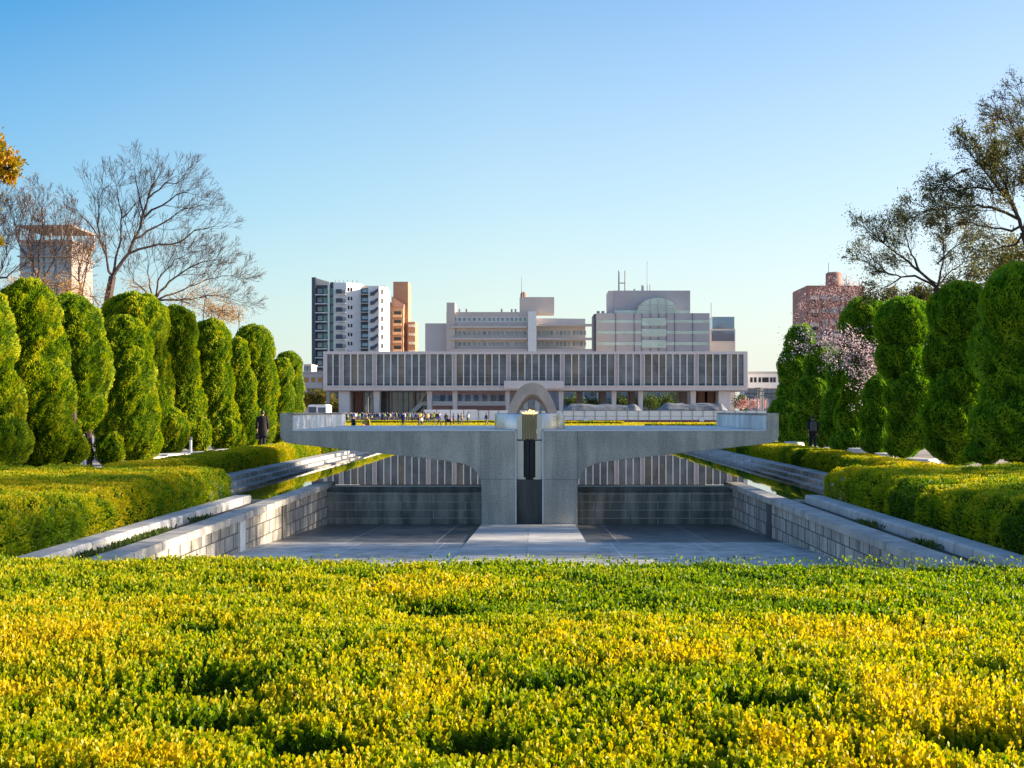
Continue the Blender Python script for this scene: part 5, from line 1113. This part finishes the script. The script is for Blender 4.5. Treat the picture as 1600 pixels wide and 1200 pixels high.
# the two men on the paths
def torso(name, zz, mat, parent, T):
    s = MB(); rings = []
    for z, rx, ry, cy_, fl_ in zz:
        rx *= 1.12; ry *= 1.1; rings.append([tuple(T @ Vector((rx * math.cos(2 * PI * i / 20) , cy_ + ry * math.sin(2 * PI * i / 20) + (0.012 * math.sin(6 * PI * i / 20) * fl_), z))) for i in range(20)])
    s.loft(rings); return s
def man(label, x, y, z, h, rz, coatlen, mat, st, seed):
    rt = thing('person', label, 'person', (x, y, z), 0); V, E, Rr, dz, k = figure(h=h, st=st, fingers=True)
    me = skin('body', V, E, Rr, None, sub=2); o = link('body', me, M['skin'], rt); me.polygons.foreach_set('use_smooth', [True] * len(me.polygons)); o.rotation_euler = (0, 0, rz)
    T = Matrix.Translation((x, y, z)) @ Matrix.Rotation(rz, 4, 'Z') @ Matrix.Scale(k, 4)
    if coatlen < .8: zz = [(coatlen, .215, .165, -.01, 2), (coatlen + .12, .205, .155, -.01, 1.6), (.88, .18, .135, -.01, 1), (1.08, .16, .118, -.01, .4), (1.25, .185, .128, -.01, 0), (1.38, .195, .118, -.01, 0), (1.44, .14, .09, -.01, 0), (1.49, .075, .07, 0, 0)]
    else: zz = [(coatlen, .185, .145, -.01, .8), (1.0, .18, .14, -.01, .5), (1.12, .17, .128, -.01, .3), (1.27, .19, .132, -.01, 0), (1.38, .195, .12, -.01, 0), (1.44, .14, .09, -.01, 0), (1.49, .075, .07, 0, 0)]
    s = torso('coat', zz, mat, rt, T)
    for sg in (-1, 1):
        sw = st * .35 * sg; P4 = [(sg * .15, -.01, 1.41), (sg * .19, -.015, 1.33), (sg * .222, -.04 + sw * .5, 1.12), (sg * .222, .02 + sw * .95, .9)]
        s.tube([T @ Vector(p_) for p_ in P4], [.085 * k, .084 * k, .07 * k, .056 * k], 10)
    s.build('coat', mat, rt, smooth=True)
    s = MB()
    for sg in (-1, 1):
        f = st * .5 * -sg; s.tube([T @ Vector(p_) for p_ in ((sg * .08, 0, .93), (sg * .09, f * .3, .65), (sg * .09, f * .45 + .04 * (st > 0), .49), (sg * .09, f, .12 + (.08 if f < 0 and st > .2 else 0)))], [.1 * k, .085 * k, .075 * k, .062 * k], 10)
    s.build('trousers', M['navy'], rt, smooth=True); s = MB()
    for sg in (-1, 1):
        f = st * .5 * -sg; b = .08 if f < 0 and st > .2 else 0; s.ell(T @ Vector((sg * .093, f + .07, .045 + b)), (.055 * k, .14 * k, .05 * k))
    s.build('shoes', M['leather'], rt, smooth=True); s = MB()
    s.ell(T @ Vector((0, -.025, 1.628)), (.09 * k, .1 * k, .1 * k), 18, 12); s.build('hair', M['hair'], rt, smooth=True); s = MB()
    for sg in (-1, 1): s.ell(T @ Vector((sg * .082, .012, 1.585)), (.012 * k, .02 * k, .03 * k), 8, 6)
    s.ell(T @ Vector((0, .105, 1.585)), (.013 * k, .018 * k, .022 * k), 8, 6); s.build('ears_and_nose', M['skin'], rt, smooth=True)
    s = MB(); 
    for sg in (-1, 1): s.ell(T @ Vector((sg * .032, .088, 1.61)), (.011 * k, .008 * k, .007 * k), 8, 5)
    s.build('eyes', M['black'], rt, smooth=True)
    s = MB(); s.ell(T @ Vector((0, .092, 1.54)), (.022 * k, .008 * k, .006 * k), 8, 5); s.build('mouth', M['pinklip'], rt)
    return rt, T, k
M['pinklip'] = plain('lip', (.4, .16, .13), .6)
x, y = wx(410, 65), 65.0
structure(MB().box(-12.9, -9.75, 33, 112, -.1, .03).build('left_path', M['ground'])); structure(MB().box(9.75, 13.1, 33, 112, -.1, .03).build('right_path', M['ground']))
_, T, k = man('man in a long black coat walking away on the left path', x, y, .2, 1.8, .12, .52, M['coat'], .5, 1)
g = T @ Vector((-.2, -.0, .62)); bc = thing('briefcase', 'black briefcase held by the man in the long coat', 'bag', (g.x, g.y, g.z - .2)); MB().box(g.x - .07, g.x + .07, g.y - .22, g.y + .2, g.z - .2, g.z + .08).build('case', M['leather'], bc, bevel=.02)
MB().tube([(g.x, g.y - .08, g.z + .08), (g.x, g.y - .06, g.z + .14), (g.x, g.y + .06, g.z + .14), (g.x, g.y + .08, g.z + .08)], .01, 6).build('handle', M['leather'], bc)
x, y = wx(1270, 67), 67.0
_, T, k = man('man in dark navy clothes walking away on the right path', x, y, .02, 1.74, -.05, .86, M['navy'], .3, 2)
bp = thing('backpack', 'dark backpack worn by the man on the right path', 'backpack', tuple(T @ Vector((0, -.2, 1.0)))); s = MB()
rings = [[tuple(T @ Vector((a_ * sx, -.14 - b_ * sy, z))) for a_, b_ in ((-1, 0), (-.95, .7), (-.6, 1), (.6, 1), (.95, .7), (1, 0))] for z, sx, sy in ((.98, .13, .1), (1.02, .15, .15), (1.2, .15, .15), (1.36, .135, .12), (1.43, .09, .06))]
s.loft(rings).build('pack', M['granite'], bp, smooth=False); MB().box(*sorted(((T @ Vector((-.1, 0, 0))).x, (T @ Vector((.1, 0, 0))).x)), (T @ Vector((0, -.315, 0))).y, (T @ Vector((0, -.29, 0))).y, (T @ Vector((0, 0, 1.04))).z, (T @ Vector((0, 0, 1.17))).z).build('front_pocket', M['dark'], bp, bevel=.01)
s = MB()
for sg in (-1, 1): s.tube([T @ Vector(p_) for p_ in ((sg * .09, -.14, 1.4), (sg * .1, -.05, 1.46), (sg * .11, .1, 1.38), (sg * .13, .13, 1.2), (sg * .15, -.1, 1.05))], .018, 6)
s.build('straps', M['leather'], bp)
